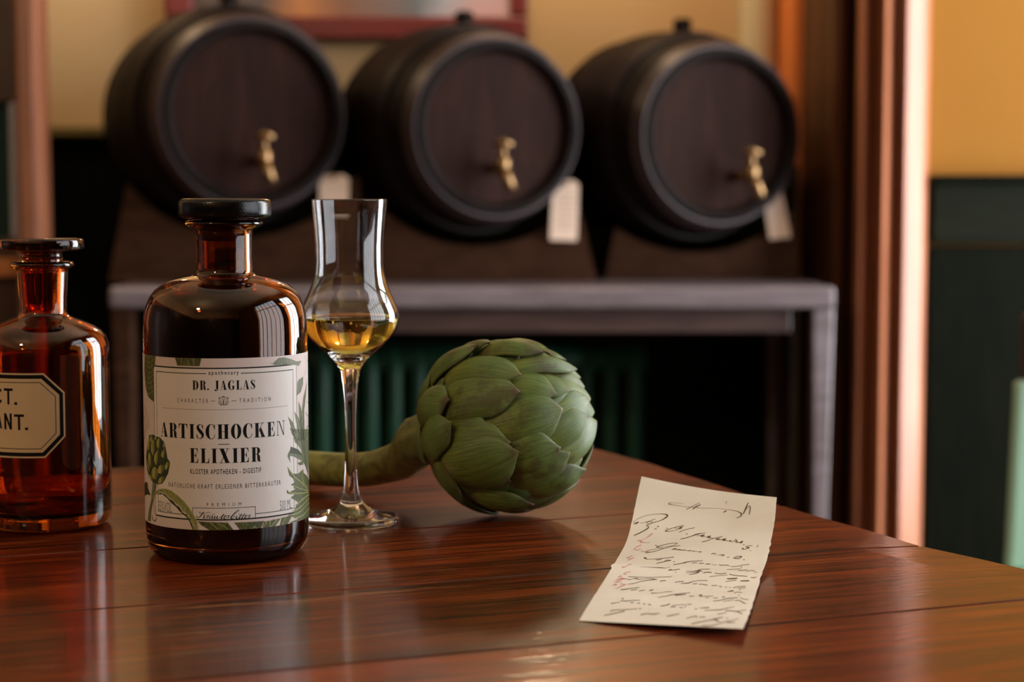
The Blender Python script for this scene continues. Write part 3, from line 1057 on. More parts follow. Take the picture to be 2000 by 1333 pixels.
def glyph(ch):
    if ch == 'I': return _stem(.08), .375
    if ch == 'H': return _stem(.08) + _stem(.47) + [_rect(.29, .48, .48, .48 + SF)], .765
    if ch == 'L': return _stem(.08) + [_rect(.29, 0, .56, SF), [(.56, 0), (.585, .34), (.555, .34), (.50, .10), (.40, SF), (.40, 0)]], .60
    if ch == 'E':
        return _stem(.08) + [_rect(.29, 0, .56, SF), _rect(.29, 1 - SF, .54, 1), [(.56, 0), (.585, .33), (.555, .33), (.50, .10), (.40, SF), (.40, 0)],
                             [(.54, 1), (.565, .69), (.535, .69), (.49, .9), (.40, 1 - SF), (.40, 1)], _rect(.29, .49, .42, .49 + SF),
                             [(.42, .68), (.45, .68), (.45, .34), (.42, .34), (.38, .49), (.38, .53)]], .62
    if ch == 'T':
        return [_rect(.22, 0, .22 + TH, 1), _rect(.13, 0, .53, SF), _rect(.02, 1 - SF, .64, 1), [(.02, 1), (0, .68), (.03, .68), (.09, .9), (.18, 1 - SF), (.18, 1)],
                [(.64, 1), (.66, .68), (.63, .68), (.57, .9), (.48, 1 - SF), (.48, 1)]], .67
    if ch == 'A':
        return [[(.40, 1), (.30, 1), (.085, SF), (.115, SF), (.335, .86)], [(.30, 1), (.40, 1), (.64, 0), (.40, 0)], _rect(.15, .30, .45, .30 + SF), _rect(0, 0, .21, SF), _rect(.33, 0, .71, SF)], .70
    if ch == 'R':
        return _stem(.08) + [_rect(.29, 1 - SF, .40, 1), _rect(.29, .49, .40, .49 + SF)] + _ring(.38, .745, .235, .255, .03, .215, -90, 90) + \
            _sweep([(.36, .51, .03), (.45, .47, .12), (.50, .36, .19), (.505, .2, .20), (.53, .07, .16), (.60, .02, .07), (.67, .05, .025)]), .68
    if ch == 'D':
        return _stem(.08) + [_rect(.29, 1 - SF, .36, 1), _rect(.29, 0, .36, SF)] + _ring(.34, .5, .33, .5, .115, .46, -90, 90), .70
    if ch == 'O': return _ring(.33, .5, .33, .52, .105, .48, 0, 360, n=32), .66
    if ch in 'CG':
        o = _ring(.35, .5, .35, .52, .12, .48, 78, 282, n=24) + _sweep([(.40, .995, .045), (.49, .95, .045), (.56, .83, .04), (.585, .67, .035)])
        if ch == 'C':
            o += _sweep([(.40, .005, .045), (.49, .045, .04), (.565, .17, .035), (.59, .33, .03)]) + [[(.60, 1), (.60, .64), (.57, .64), (.50, .88), (.555, .93), (.57, 1)]]
            return o, .64
        o += _sweep([(.38, 0, .045), (.46, .03, .05), (.52, .10, .06)]) + [_rect(.45, .04, .45 + TH * .9, .44), _rect(.37, .44 - SF, .72, .44), [(.60, 1), (.60, .64), (.57, .64), (.50, .88), (.555, .93), (.57, 1)]]
        return o, .73
    if ch == 'K':
        return _stem(.08) + [[(.29, .36), (.29, .42), (.53, 1 - SF), (.57, 1 - SF)], [(.33, .56), (.46, .70), (.73, SF), (.50, SF)], _rect(.44, 1 - SF, .69, 1), _rect(.41, 0, .78, SF)], .79
    if ch == 'N':
        return [_rect(.09, 0, .125, 1), _rect(.0, 0, .22, SF), [(0, 1), (.27, 1), (.63, .0), (.60, -.01), (.555, 0), (.20, 1 - SF), (0, 1 - SF)], _rect(.595, 0, .63, 1), _rect(.50, 1 - SF, .73, 1)], .73
    if ch == 'X':
        return [[(.05, 1), (.30, 1), (.66, 0), (.41, 0)], [(.12, SF), (.16, SF), (.34, .47), (.31, .50)], [(.38, .55), (.41, .52), (.57, 1 - SF), (.53, 1 - SF)],
                _rect(0, 1 - SF, .37, 1), _rect(.44, 1 - SF, .67, 1), _rect(.02, 0, .26, SF), _rect(.34, 0, .73, SF)], .735
    if ch == 'S':
        return _sweep([(.43, .70, .03), (.41, .86, .035), (.32, .965, .04), (.21, .96, .07), (.125, .87, .13), (.12, .75, .17), (.19, .62, .20), (.31, .47, .22), (.41, .33, .19),
                       (.43, .19, .14), (.36, .07, .08), (.24, .02, .045), (.11, .08, .035), (.055, .30, .03)]) + \
            [[(.46, 1), (.46, .66), (.435, .66), (.38, .86), (.42, .92), (.435, 1)], [(.03, 0), (.03, .34), (.055, .34), (.11, .14), (.07, .08), (.055, 0)]], .52
    if ch == 'J':
        return [_rect(.17, .12, .17 + TH, 1), _rect(.09, 1 - SF, .46, 1)] + _sweep([(.30, .16, .16), (.27, .0, .10), (.17, -.10, .06), (.08, -.06, .10), (.06, .0, .12)]) + [_ellipse(.075, .01, .075)], .47
    if ch == '.': return [_ellipse(.1, .085, .095)], .22
    if ch == ' ': return [], .34
    return [], .3


def _ellipse(x, y, r, n=14): return [(x + r * math.cos(2 * math.pi * k / n), y + r * math.sin(2 * math.pi * k / n)) for k in range(n)]


def didone(P, text, u0, u1, z0, cap, gap=.09):
    x = 0
    pl_ = []
    for ch in text:
        g, w = glyph(ch)
        pl_ += [[(a + x, c) for a, c in q] for q in g]
        x += w + gap
    x -= gap
    s = (u1 - u0) / x
    for q in pl_: P.poly([(u0 + a * s, z0 + c * cap) for a, c in q])


# ---- artwork coordinates measured on enlargements of the photograph
def ca(x, y): return lab(270 + x / 3.0286, 680 + y / 3.0295)          # whole label
def c3(x, y): return lab(275 + x / 6.347, 840 + y / 6.347)            # lower left
def c4(x, y): return lab(440 + x / 6.35, 840 + y / 6.347)             # lower right
def c1(x, y): return lab(275 + x / 7.406, 680 + y / 7.406)            # upper left
def c2(x, y): return lab(440 + x / 7.406, 680 + y / 7.406)            # upper right


PXM = k_                                                              # about one pixel in metres
uL, uR = ca(97, 560)[0], ca(940, 560)[0]
zT, zB = ca(515, 117)[1], ca(515, 1022)[1]
iL, iR = ca(112, 560)[0], ca(920, 560)[0]
iT, iB = ca(515, 150)[1], ca(515, 993)[1]

P = Print(); P.rect(uL, zB, uR, zT)
P.build('label_panel', M['paper_pale'], label, RL + .00001)
P = Print()
w2, w1_ = 2.6 * PXM, 1.1 * PXM
P.rect(uL, zT - w2, uR, zT); P.rect(uL, zB, uR, zB + w2)
P.rect(uL, zB, uL + w1_ * 1.1, zT); P.rect(uR - w1_ * 1.1, zB, uR, zT)
aL, aR = ca(402, 148)[0], ca(607, 148)[0]
P.rect(iL, iT - 1.5 * PXM, aL, iT); P.rect(aR, iT - 1.5 * PXM, iR, iT)
bL, bR = ca(320, 980)[0], ca(695, 980)[0]
P.rect(iL, iB, bL, iB + 1.3 * PXM); P.rect(bR, iB, iR, iB + 1.3 * PXM)
P.rect(iL, iB, iL + w1_, iT); P.rect(iR - w1_, iB, iR, iT)
zb = ca(510, 947)[1]
P.rect(bL, zb - w1_, bR, zb); P.rect(bL, zB, bL + w1_, zb); P.rect(bR - w1_, zB, bR, zb)
r1, r2 = ca(145, 352)[0], ca(885, 352)[0]
zr = ca(515, 367)[1]; P.rect(r1, zr, r2, zr + .55 * PXM)
d1, d2 = ca(472, 571)[0], ca(540, 571)[0]; zd = ca(505, 573)[1]; P.rect(d1, zd, d2, zd + 1.3 * PXM)
for x0, x1 in ((427, 455), (552, 581)):
    zz = ca(500, 316)[1]; P.rect(ca(x0, 316)[0], zz, ca(x1, 316)[0], zz + .9 * PXM)
P.build('label_rules', M['ink'], label, RL + .00002)

T = Print()
def cap_px(n): return n * PXM * 1.005
sans(T, 'apothecary', ca(415, 150)[0], ca(595, 150)[0], ca(505, 158)[1], cap_px(7.4), 1.35, .012)
didone(T, 'DR. JAGLAS', ca(320, 220)[0], ca(692, 220)[0], ca(505, 249)[1], cap_px(17.6), .10)
sans(T, 'CHARACTER', ca(232, 310)[0], ca(413, 310)[0], ca(505, 326)[1], cap_px(7.8), 1.9, .0)
sans(T, 'TRADITION', ca(598, 310)[0], ca(783, 310)[0], ca(505, 326)[1], cap_px(7.8), 1.9, .0)
didone(T, 'ARTISCHOCKEN', ca(133, 490)[0], ca(868, 490)[0], ca(505, 539)[1], cap_px(27.6), .10)
didone(T, 'ELIXIER', ca(305, 640)[0], ca(727, 640)[0], ca(505, 682)[1], cap_px(27.6), .11)
sans(T, 'KLOSTER APOTHEKEN - DIGESTIF', ca(308, 735)[0], ca(728, 735)[0], ca(515, 747)[1], cap_px(9.2), 1.25, .014)
sans(T, 'NAT\u00dcRLICHE KRAFT ERLESENER BITTERKR\u00c4UTER', ca(180, 815)[0], ca(843, 815)[0], ca(515, 834)[1], cap_px(8.6), 1.35, .0)
sans(T, 'PREMIUM', ca(405, 925)[0], ca(610, 925)[0], ca(508, 937)[1], cap_px(6.3), 2.3, 0)
sans(T, '35%VOL', ca(120, 930)[0], ca(198, 930)[0], ca(505, 988)[1], cap_px(19), 1.0, -.012)
sans(T, '500 ML', ca(838, 930)[0], ca(906, 930)[0], ca(505, 988)[1], cap_px(18), 1.0, -.012)


# script word, drawn with a broad pen; coordinates from the enlargement of the box
def ck(x, y): return lab(370 + x / 14.286, 980 + y / 14.28)
def pen(P, pts, conv=ck, w=1.0, n=6):
    c = catmull(pts, n)
    q = [conv(a[0], a[1]) for a in c]
    P.stroke(q, [max(a[2], .35) * w * PXM for a in c])
B_, T_ = 1.75, .55
pen(T, [(215, 408, 1.6), (200, 430, 1.6), (235, 462, .9), (300, 420, 1.7), (370, 340, 1.8), (420, 300, 1.4)])
pen(T, [(305, 285, 1.3), (285, 315, 1.2), (330, 345, .8), (380, 310, .6), (415, 298, .5)])
pen(T, [(555, 345, .5), (575, 320, .7), (540, 300, .8), (480, 320, .9), (425, 375, .7), (395, 385, .5), (420, 400, 1.6), (390, 460, 1.9), (440, 470, .8), (490, 410, .5)])
pen(T, [(480, 400, .6), (525, 390, 1.2), (490, 470, 1.7)]); pen(T, [(500, 440, .5), (540, 395, .8), (560, 400, 1.1)])
pen(T, [(640, 415, 1.0), (600, 405, .9), (555, 450, 1.7), (575, 478, 1.1), (620, 450, .5), (655, 405, .5)]); pen(T, [(655, 402, 1.6), (625, 465, 1.8), (660, 475, .8), (705, 425, .5)])
T.disc(*ck(650, 358), .95 * PXM); T.disc(*ck(697, 362), .95 * PXM)
pen(T, [(725, 410, 1.7), (690, 465, 1.8), (725, 480, .9), (775, 415, .5)]); pen(T, [(795, 408, 1.7), (762, 465, 1.8), (792, 482, .9), (850, 455, .7), (895, 410, .6)])
pen(T, [(965, 350, 1.5), (900, 440, 1.9), (880, 480, 1.7), (930, 470, .7), (965, 450, .5)]); pen(T, [(895, 395, .6), (985, 392, .7)])
pen(T, [(965, 455, .5), (1030, 425, .6), (1045, 400, .9), (1000, 405, 1.5), (960, 470, 1.8), (1000, 485, .9), (1060, 440, .5)])
pen(T, [(1050, 410, .6), (1100, 395, 1.2), (1075, 475, 1.8)]); pen(T, [(1085, 440, .5), (1120, 398, .9), (1140, 410, 1.0)])
pen(T, [(1130, 470, .6), (1230, 370, .7), (1370, 270, .9), (1365, 240, 1.1), (1320, 265, 1.0), (1230, 360, 1.9), (1160, 460, 2.2), (1190, 480, 1.2), (1250, 440, 1.0), (1250, 405, 1.2), (1290, 420, .5)])
pen(T, [(1335, 400, 1.7), (1300, 465, 1.8), (1335, 478, .9), (1385, 425, .5)]); T.disc(*ck(1390, 358), 1.0 * PXM)
pen(T, [(1460, 345, 1.5), (1400, 440, 1.8), (1385, 472, 1.5), (1425, 465, .7), (1470, 420, .5)])
pen(T, [(1545, 340, 1.5), (1480, 435, 1.8), (1460, 472, 1.5), (1500, 465, .7), (1545, 430, .5)]); pen(T, [(1400, 392, .7), (1590, 380, .7)])
pen(T, [(1545, 440, .5), (1600, 415, .6), (1615, 390, .9), (1575, 395, 1.5), (1545, 455, 1.8), (1580, 468, .9), (1640, 420, .5)])
pen(T, [(1630, 395, .6), (1675, 380, 1.2), (1650, 462, 1.8)]); pen(T, [(1660, 425, .5), (1700, 385, .9), (1715, 400, 1.2)]); pen(T, [(1655, 440, .5), (1690, 450, .5), (1720, 420, .5)])


# balance emblem
def ce(x, y): return lab(380 + x / 16.667, 755 + y / 16.66)
pen(T, [(815, 425, .5), (850, 370, 1.0), (940, 345, 1.4), (1030, 370, 1.0), (1075, 425, .5)], ce)
for x in (795, 1090): pen(T, [(x, 365, .8), (x + 20, 385, .8), (x, 405, .8), (x - 20, 385, .8), (x, 365, .8)], ce)
pen(T, [(940, 310, .9), (950, 335, .7), (930, 335, .7), (940, 310, .9)], ce)
for x in (825, 1060):
    pen(T, [(x, 420, .4), (x - 38, 500, .8), (x - 35, 550, .9), (x, 578, .9), (x + 35, 550, .9), (x + 38, 500, .8), (x, 420, .4)], ce)
    pen(T, [(x - 40, 508, .7), (x + 40, 508, .7)], ce)
pen(T, [(925, 575, .7), (928, 460, .7), (895, 430, .7), (915, 395, .7), (940, 410, .6), (970, 395, .7), (990, 430, .7), (955, 460, .7), (958, 575, .7)], ce)
pen(T, [(940, 460, .4), (942, 570, .4)], ce)
pen(T, [(850, 590, .9), (940, 578, .9), (1030, 590, .9), (1030, 608, .9), (850, 608, .9), (850, 590, .9)], ce)
T.build('label_lettering', M['ink'], label, RL + .00003)

# botanical drawings
G = {k: Print() for k in ('leaf', 'leaf_lt', 'leaf_dk', 'leaf_gy', 'petal', 'shade')}
def art(k, pts, conv): G[k].poly([conv(*p) for p in pts])
def line(k, pts, conv, w): pen(G[k], [(x, y, w) for x, y in pts], conv)

art('leaf', [(60, 60), (215, 95), (208, 240), (190, 300), (190, 780), (110, 710), (70, 560), (52, 300)], c1)
for y in range(140, 740, 75): line('leaf_lt', [(85, y - 30), (130, y), (185, y - 55)], c1, .8)
line('leaf_dk', [(120, 100), (150, 350), (120, 500), (160, 760)], c1, 1.2)
line('leaf_dk', [(70, 130), (78, 400), (110, 690)], c1, .8)
art('leaf', [(485, 120), (880, 140), (850, 265), (525, 255), (510, 190)], c1)
for pts in ([(560, 150), (545, 245)], [(620, 150), (600, 200), (560, 250)], [(700, 150), (740, 255)], [(800, 155), (800, 255)], [(850, 155), (825, 255)]): line('leaf_dk', pts, c1, 1.5)
for pts in ([(590, 150), (575, 240)], [(660, 155), (690, 250)], [(760, 155), (770, 250)]): line('leaf_lt', pts, c1, .8)
art('leaf_gy', [(640, 210), (690, 225), (720, 190), (770, 145), (860, 135), (960, 165), (1030, 195), (1100, 185), (1060, 268), (1040, 250), (900, 240), (720, 248)], c2)
line('leaf', [(650, 212), (720, 235), (860, 215), (1040, 235)], c2, .7)
for x in (740, 790, 840): line('leaf', [(x, 232), (x + 10, 190), (x + 45, 160)], c2, .6)
art('leaf_gy', [(1125, 415), (1060, 460), (1042, 500), (1035, 690), (1090, 640), (1125, 520)], c2)
line('leaf', [(1120, 430), (1070, 560), (1040, 680)], c2, .6)
line('leaf_gy', [(1140, 110), (1175, 190), (1160, 330), (1130, 410)], c2, .5)
line('leaf', [(1215, 80), (1222, 150), (1205, 190), (1180, 185)], c2, .8)
line('leaf_dk', [(50, 820), (95, 980), (110, 1100), (90, 1190)], c1, .9)
line('leaf', [(50, 980), (72, 1100), (62, 1250), (48, 1330)], c1, 2.0)
# tall spiky thistle leaf on the right
for pts in ([(1180, 480), (1165, 680), (1140, 900), (1150, 1333), (1075, 1333), (1090, 1000), (1130, 700)],
            [(1058, 770), (1095, 870), (1110, 1050), (1120, 1200), (1080, 1180), (1062, 900)],
            [(995, 915), (1060, 1010), (1110, 1180), (1110, 1340), (1060, 1260), (1020, 1050)],
            [(905, 990), (980, 1080), (1040, 1250), (1085, 1345), (1020, 1345), (960, 1240), (935, 1160), (950, 1150)]): art('leaf_gy', pts, c2)
line('leaf_dk', [(1176, 500), (1140, 800), (1110, 1330)], c2, 1.3)
line('leaf_lt', [(1170, 560), (1120, 880), (1085, 1200)], c2, .9)
line('leaf_lt', [(1000, 930), (1050, 1080), (1090, 1300)], c2, .9)
line('leaf_lt', [(912, 1000), (980, 1150), (1050, 1320)], c2, .9)
line('leaf_dk', [(940, 1090), (1000, 1240), (1060, 1333)], c2, .8)
for pts in ([(1185, 770), (1225, 900), (1200, 1120)], [(1160, 940), (1215, 1050), (1205, 1333)], [(1235, 760), (1200, 1000), (1165, 1333)], [(1230, 1100), (1170, 1160)], [(1225, 1180), (1165, 1290)]):
    line('leaf_dk', pts, c2, 1.3)
line('leaf_lt', [(1210, 900), (1190, 1100), (1170, 1333)], c2, 2.2)
art('leaf_gy', [(820, -10), (860, 150), (930, 230), (960, 330), (965, 400), (1030, 560), (1038, 300), (1050, -10)], c4)
line('leaf_dk', [(900, 0), (960, 200), (985, 400), (1025, 560), (1030, 720)], c4, 2.6)
line('leaf_dk', [(960, 0), (980, 200), (1000, 420)], c4, 2)
line('leaf_lt', [(850, 30), (920, 180), (970, 330)], c4, 1.2)
line('leaf_lt', [(1010, 20), (1005, 250), (1020, 420)], c4, 1.4)
art('leaf_gy', [(808, 208), (860, 225), (905, 245), (960, 310), (965, 400), (880, 350), (840, 330), (800, 325), (808, 415), (770, 330), (785, 275), (812, 258)], c4)
art('leaf_dk', [(812, 210), (900, 245), (955, 320), (880, 300), (800, 290), (790, 300)], c4)
art('leaf', [(893, 412), (960, 385), (967, 430), (920, 442)], c4)
art('leaf', [(768, 455), (800, 520), (845, 545), (900, 545), (965, 485), (975, 540), (1003, 560), (1042, 640), (1044, 1110), (930, 1160), (860, 1175), (790, 1150), (900, 1105), (770, 1062),
             (860, 1020), (850, 1000), (900, 900), (808, 842), (862, 800), (785, 798), (760, 780), (766, 742), (790, 775), (865, 738), (840, 695), (808, 684), (862, 650), (835, 600), (795, 570)], c4)
for pts, w in (([(770, 465), (860, 580), (960, 670), (1030, 760)], 2.2), ([(962, 500), (960, 620), (1020, 720)], 1.6), ([(840, 690), (930, 730), (1030, 760)], 1.6), ([(790, 780), (900, 790), (1035, 775)], 1.8),
               ([(870, 940), (960, 860), (1038, 800)], 2.6), ([(830, 1010), (930, 960), (1035, 850)], 2.4), ([(800, 1060), (920, 1020), (1038, 900)], 2.2), ([(860, 1100), (960, 1060), (1040, 970)], 2.4)):
    line('leaf_lt', pts, c4, w)
for pts in ([(850, 560), (940, 610), (1020, 680)], [(870, 760), (950, 760), (1030, 745)], [(850, 830), (940, 840), (1030, 790)], [(860, 980), (950, 920), (1035, 820)], [(820, 1040), (930, 995), (1035, 880)], [(890, 1120), (970, 1090), (1040, 1010)]):
    line('leaf_dk', pts, c4, 1.1)
# leaves running under the frame at the foot
for pts, cv in (([(700, 1135), (1000, 1150), (1085, 1152), (1085, 1260), (860, 1250), (760, 1190)], c3), ([(-5, 1160), (35, 1160), (110, 1250), (-5, 1250)], c4),
                ([(110, 1150), (480, 1130), (440, 1230), (180, 1240)], c4), ([(480, 1140), (690, 1095), (610, 1210), (460, 1225)], c4), ([(700, 1090), (830, 1060), (800, 1120), (770, 1180), (670, 1200)], c4)):
    art('leaf', pts, cv)
for pts, cv in (([(860, 1150), (960, 1235)], c3), ([(950, 1160), (1040, 1200), (1079, 1240)], c3), ([(520, 1130), (470, 1215)], c4), ([(560, 1125), (545, 1210)], c4), ([(640, 1115), (560, 1210)], c4), ([(750, 1085), (700, 1190)], c4), ([(330, 1235), (360, 1200), (400, 1235)], c4)):
    line('leaf_lt', pts, cv, 1.5)
for pts, cv in (([(760, 1160), (860, 1190), (930, 1240)], c3), ([(1000, 1160), (1060, 1240)], c3), ([(160, 1165), (240, 1240)], c4), ([(230, 1160), (300, 1235)], c4), ([(300, 1150), (350, 1230)], c4), ([(380, 1150), (420, 1225)], c4), ([(600, 1110), (520, 1210)], c4)):
    line('leaf_dk', pts, cv, 1.4)
# drawn artichoke
art('leaf_dk', [(105, 65), (160, 60), (190, 85), (235, 90), (290, 150), (310, 230), (333, 360), (360, 390), (362, 430), (340, 540), (300, 620), (265, 670), (210, 675), (150, 650), (105, 590), (75, 480), (68, 340), (82, 180)], c3)
petals = [[(105, 70), (118, 120), (108, 220), (88, 270), (80, 200), (92, 120)], [(128, 65), (145, 100), (140, 150), (128, 160), (116, 120)], [(182, 85), (195, 95), (195, 135), (178, 120), (170, 95)],
          [(235, 95), (240, 140), (238, 200), (215, 235), (198, 200), (195, 150), (210, 115)], [(165, 110), (175, 180), (172, 260), (150, 320), (128, 260), (125, 190), (140, 140)], [(285, 145), (298, 200), (292, 240), (275, 200)],
          [(216, 245), (220, 320), (210, 400), (188, 440), (165, 380), (168, 320), (190, 280)], [(295, 235), (302, 290), (285, 350), (262, 340), (250, 310), (268, 265)], [(105, 270), (128, 330), (132, 420), (122, 475), (95, 400), (90, 330)],
          [(345, 388), (352, 430), (335, 470), (305, 500), (298, 450), (318, 410)], [(255, 432), (290, 440), (285, 500), (250, 545), (215, 540), (208, 500), (225, 455)], [(75, 365), (90, 420), (110, 490), (105, 530), (82, 470)],
          [(175, 455), (205, 500), (215, 560), (190, 620), (150, 600), (132, 540), (145, 485)], [(98, 545), (125, 565), (150, 610), (158, 640), (130, 625), (105, 590)], [(260, 578), (296, 590), (285, 630), (245, 665), (212, 658), (225, 610)]]
for q in petals:
    art('petal', q, c3)
    cx_ = sum(p[0] for p in q) / len(q); ty = min(p[1] for p in q); by = max(p[1] for p in q)
    rp = sorted([p for p in q if p[0] > cx_ + 4], key=lambda p: p[1])
    if len(rp) > 1:
        art('shade', [(cx_ + 9, ty + (by - ty) * .18)] + [(x - 1, y) for x, y in rp] + [(cx_ + 3, by - 6), (cx_ + 6, (ty + by) / 2)], c3)
for pts in ([(175, 470), (185, 540), (180, 610)], [(165, 130), (150, 220), (150, 300)], [(215, 260), (195, 350), (188, 430)], [(150, 380), (158, 450)], [(235, 110), (225, 170), (215, 220)]): line('shade', pts, c3, .9)
art('leaf_gy', [(148, 650), (200, 650), (190, 740), (165, 800), (150, 880), (130, 1000), (125, 1140), (85, 1125), (100, 1000), (130, 860), (140, 750)], c3)
line('leaf_dk', [(196, 660), (178, 780), (150, 900), (128, 1030), (124, 1130)], c3, 1.2)
line('leaf_lt', [(165, 660), (150, 800), (118, 950), (100, 1110)], c3, 1.4)
art('leaf_lt', [(150, 830), (180, 760), (240, 732), (310, 730), (380, 755), (460, 815), (540, 890), (610, 980), (660, 1060), (700, 1150), (715, 1240), (655, 1240), (640, 1160), (600, 1090), (570, 1040), (520, 1010),
               (490, 950), (440, 920), (400, 870), (350, 840), (300, 790), (240, 770), (200, 790), (175, 840), (160, 900)], c3)
art('leaf_dk', [(200, 800), (240, 780), (300, 800), (350, 850), (400, 880), (440, 935), (480, 955), (515, 1020), (565, 1055), (600, 1100), (635, 1165), (655, 1240), (640, 1235), (620, 1180), (590, 1110), (540, 1060), (480, 1010), (440, 960), (370, 900), (330, 850), (270, 800)], c3)
line('leaf_dk', [(170, 820), (200, 765), (260, 745), (340, 755), (440, 830), (540, 930), (630, 1060), (680, 1160), (690, 1240)], c3, .9)
for pts in ([(330, 765), (390, 850)], [(400, 810), (450, 900)], [(480, 880), (520, 970)], [(560, 970), (590, 1050)], [(610, 1040), (640, 1140)]): line('shade', pts, c3, .9)
line('shade', [(175, 810), (205, 768), (265, 750), (345, 762), (440, 836), (540, 938), (628, 1064), (678, 1164), (690, 1240)], c3, 1.0)
art('leaf_dk', [(62, 640), (85, 660), (90, 720), (125, 815), (90, 800), (50, 820), (45, 690)], c3)
line('leaf_dk', [(160, 880), (165, 960), (175, 1050)], c3, 1.0)
line('leaf_dk', [(140, 1060), (150, 1110), (180, 1130), (198, 1090)], c3, 2.0)
for i, (k, g_) in enumerate((('leaf_gy', G['leaf_gy']), ('leaf', G['leaf']), ('leaf_dk', G['leaf_dk']), ('leaf_lt', G['leaf_lt']), ('petal', G['petal']), ('shade', G['shade']))):
    # the big foot leaf lies over the rules, its dark underside over the light
    g_.build('label_drawing', M[k], label, RL + .00004 + .00001 * i, clip=(LZ0, LZ1))

# ================================================================== OLD AMBER PHARMACY BOTTLE
PF = TP(93, 1046)
RP = .0358
PC = Vector((PF.x, PF.y, TZ)) + Vector((PF.x, PF.y, 0)).normalized() * (RP - .002)
PY = PC.y
kp = PY / FPX
ph = empty('pharmacy_bottle', PC, 'old amber glass pharmacy bottle with flat stopper and octagonal label', 'bottle')
cxp = 1000 + PC.x / PC.y * FPX


def pp(pts, sc=1.0):
    return [(r * kp * sc, AT(cxp, y, PY).z - TZ) for r, y in pts]


rsp = RP / (125 * kp)
po = [(0, 0), (RP - .006, 0), (RP - .003, .0008), (RP - .0009, .0032), (RP, .008)] + [(r * rsp, z) for r, z in pp([(125, 720), (125, 690), (123.5, 672), (119, 658), (111, 647), (97, 637), (80, 629), (64, 623), (53, 619), (47, 614), (44.5, 606)])] + \
    pp([(45, 590), (47, 560), (48.5, 532), (49.5, 525), (56, 523.5), (60.5, 520), (61, 516), (58, 512), (50, 510.5)])
pi_ = pp([(40, 511), (38, 530), (36.5, 570), (35, 606), (38, 618), (52, 628), (72, 637), (92, 648), (106, 660), (113, 680), (114, 700)]) + [(RP - .003, .03), (RP - .0034, .0125), (RP - .008, .0085), (0, .0095)]
b = MB(); b.lathe(po + pi_, PC, 112)
b.build('bottle_glass', M['amber'], ph, smooth=True)
b = MB()
sp = pp([(0, 614), (33.0, 612), (35.0, 590), (37.0, 552), (38.6, 524), (39.2, 512), (40, 505), (38, 498), (40, 492), (52, 489.5), (78, 488), (80.3, 485), (80.3, 470), (78, 466.5), (60, 465), (0, 464.5)])
plug = [(max(r - .0006, 0), z) for r, z in sp[:6]] + [(sp[6][0], sp[6][1])]
b.lathe(plug + [(0, sp[6][1])], PC, 80)
b.build('stopper_plug', glass('amber_plug', (0.80, 0.34, 0.06)), ph, smooth=True)
b = MB(); b.lathe([(0, sp[6][1] + .0001), (sp[6][0], sp[6][1] + .0001)] + sp[7:], PC, 80)
b.build('glass_stopper', glass('dark_amber_stopper', (0.05, 0.008, 0.002)), ph, smooth=True)

# octagonal enamel label
TC2 = Vector((-PC.x, -PC.y, 0)).normalized()
TR2 = Vector((-TC2.y, TC2.x, 0))
RQ = RP + .0002


def pl2(x, y):
    """enlargement coordinates of the label -> arc length, height"""
    return lab(x / 7.407, 720 + y / 7.406, PC, RQ, TC2, TR2)


uR1, zt1 = pl2(935, 345)[0], pl2(620, 70)[1]
zb1_ = pl2(650, 1297)[1]
ut = pl2(630, 70)[0]
zc1, zc2 = pl2(930, 345)[1], pl2(945, 985)[1]
ucen = uR1 - .030
WH = uR1 - ucen


def octa(inset):
    hw = WH - inset
    ct = ut - ucen - inset * .42
    z1_, z0_ = zt1 - inset, zb1_ + inset
    a1, a0 = zc1 - inset * .42, zc2 + inset * .42
    return [(ucen + hw, a0), (ucen + hw, a1), (ucen + ct, z1_), (ucen - ct, z1_), (ucen - hw, a1), (ucen - hw, a0), (ucen - ct, z0_), (ucen + ct, z0_)]


M['enamel'] = mat('cream_enamel', (0.62, 0.47, 0.30), .35)
px7 = kp
P = Print(); P.poly(octa(0)); plab = P.build('label', M['enamel'], ph, RQ, PC, TC2, TR2)
plab['label'] = 'octagonal cream label with black border'


def band(i0, i1, nm, r):
    P = Print(); A, B = octa(i0), octa(i1)
    for k in range(8): P.poly([A[k], A[(k + 1) % 8], B[(k + 1) % 8], B[k]])
    P.build(nm, M['ink'], plab, r, PC, TC2, TR2)


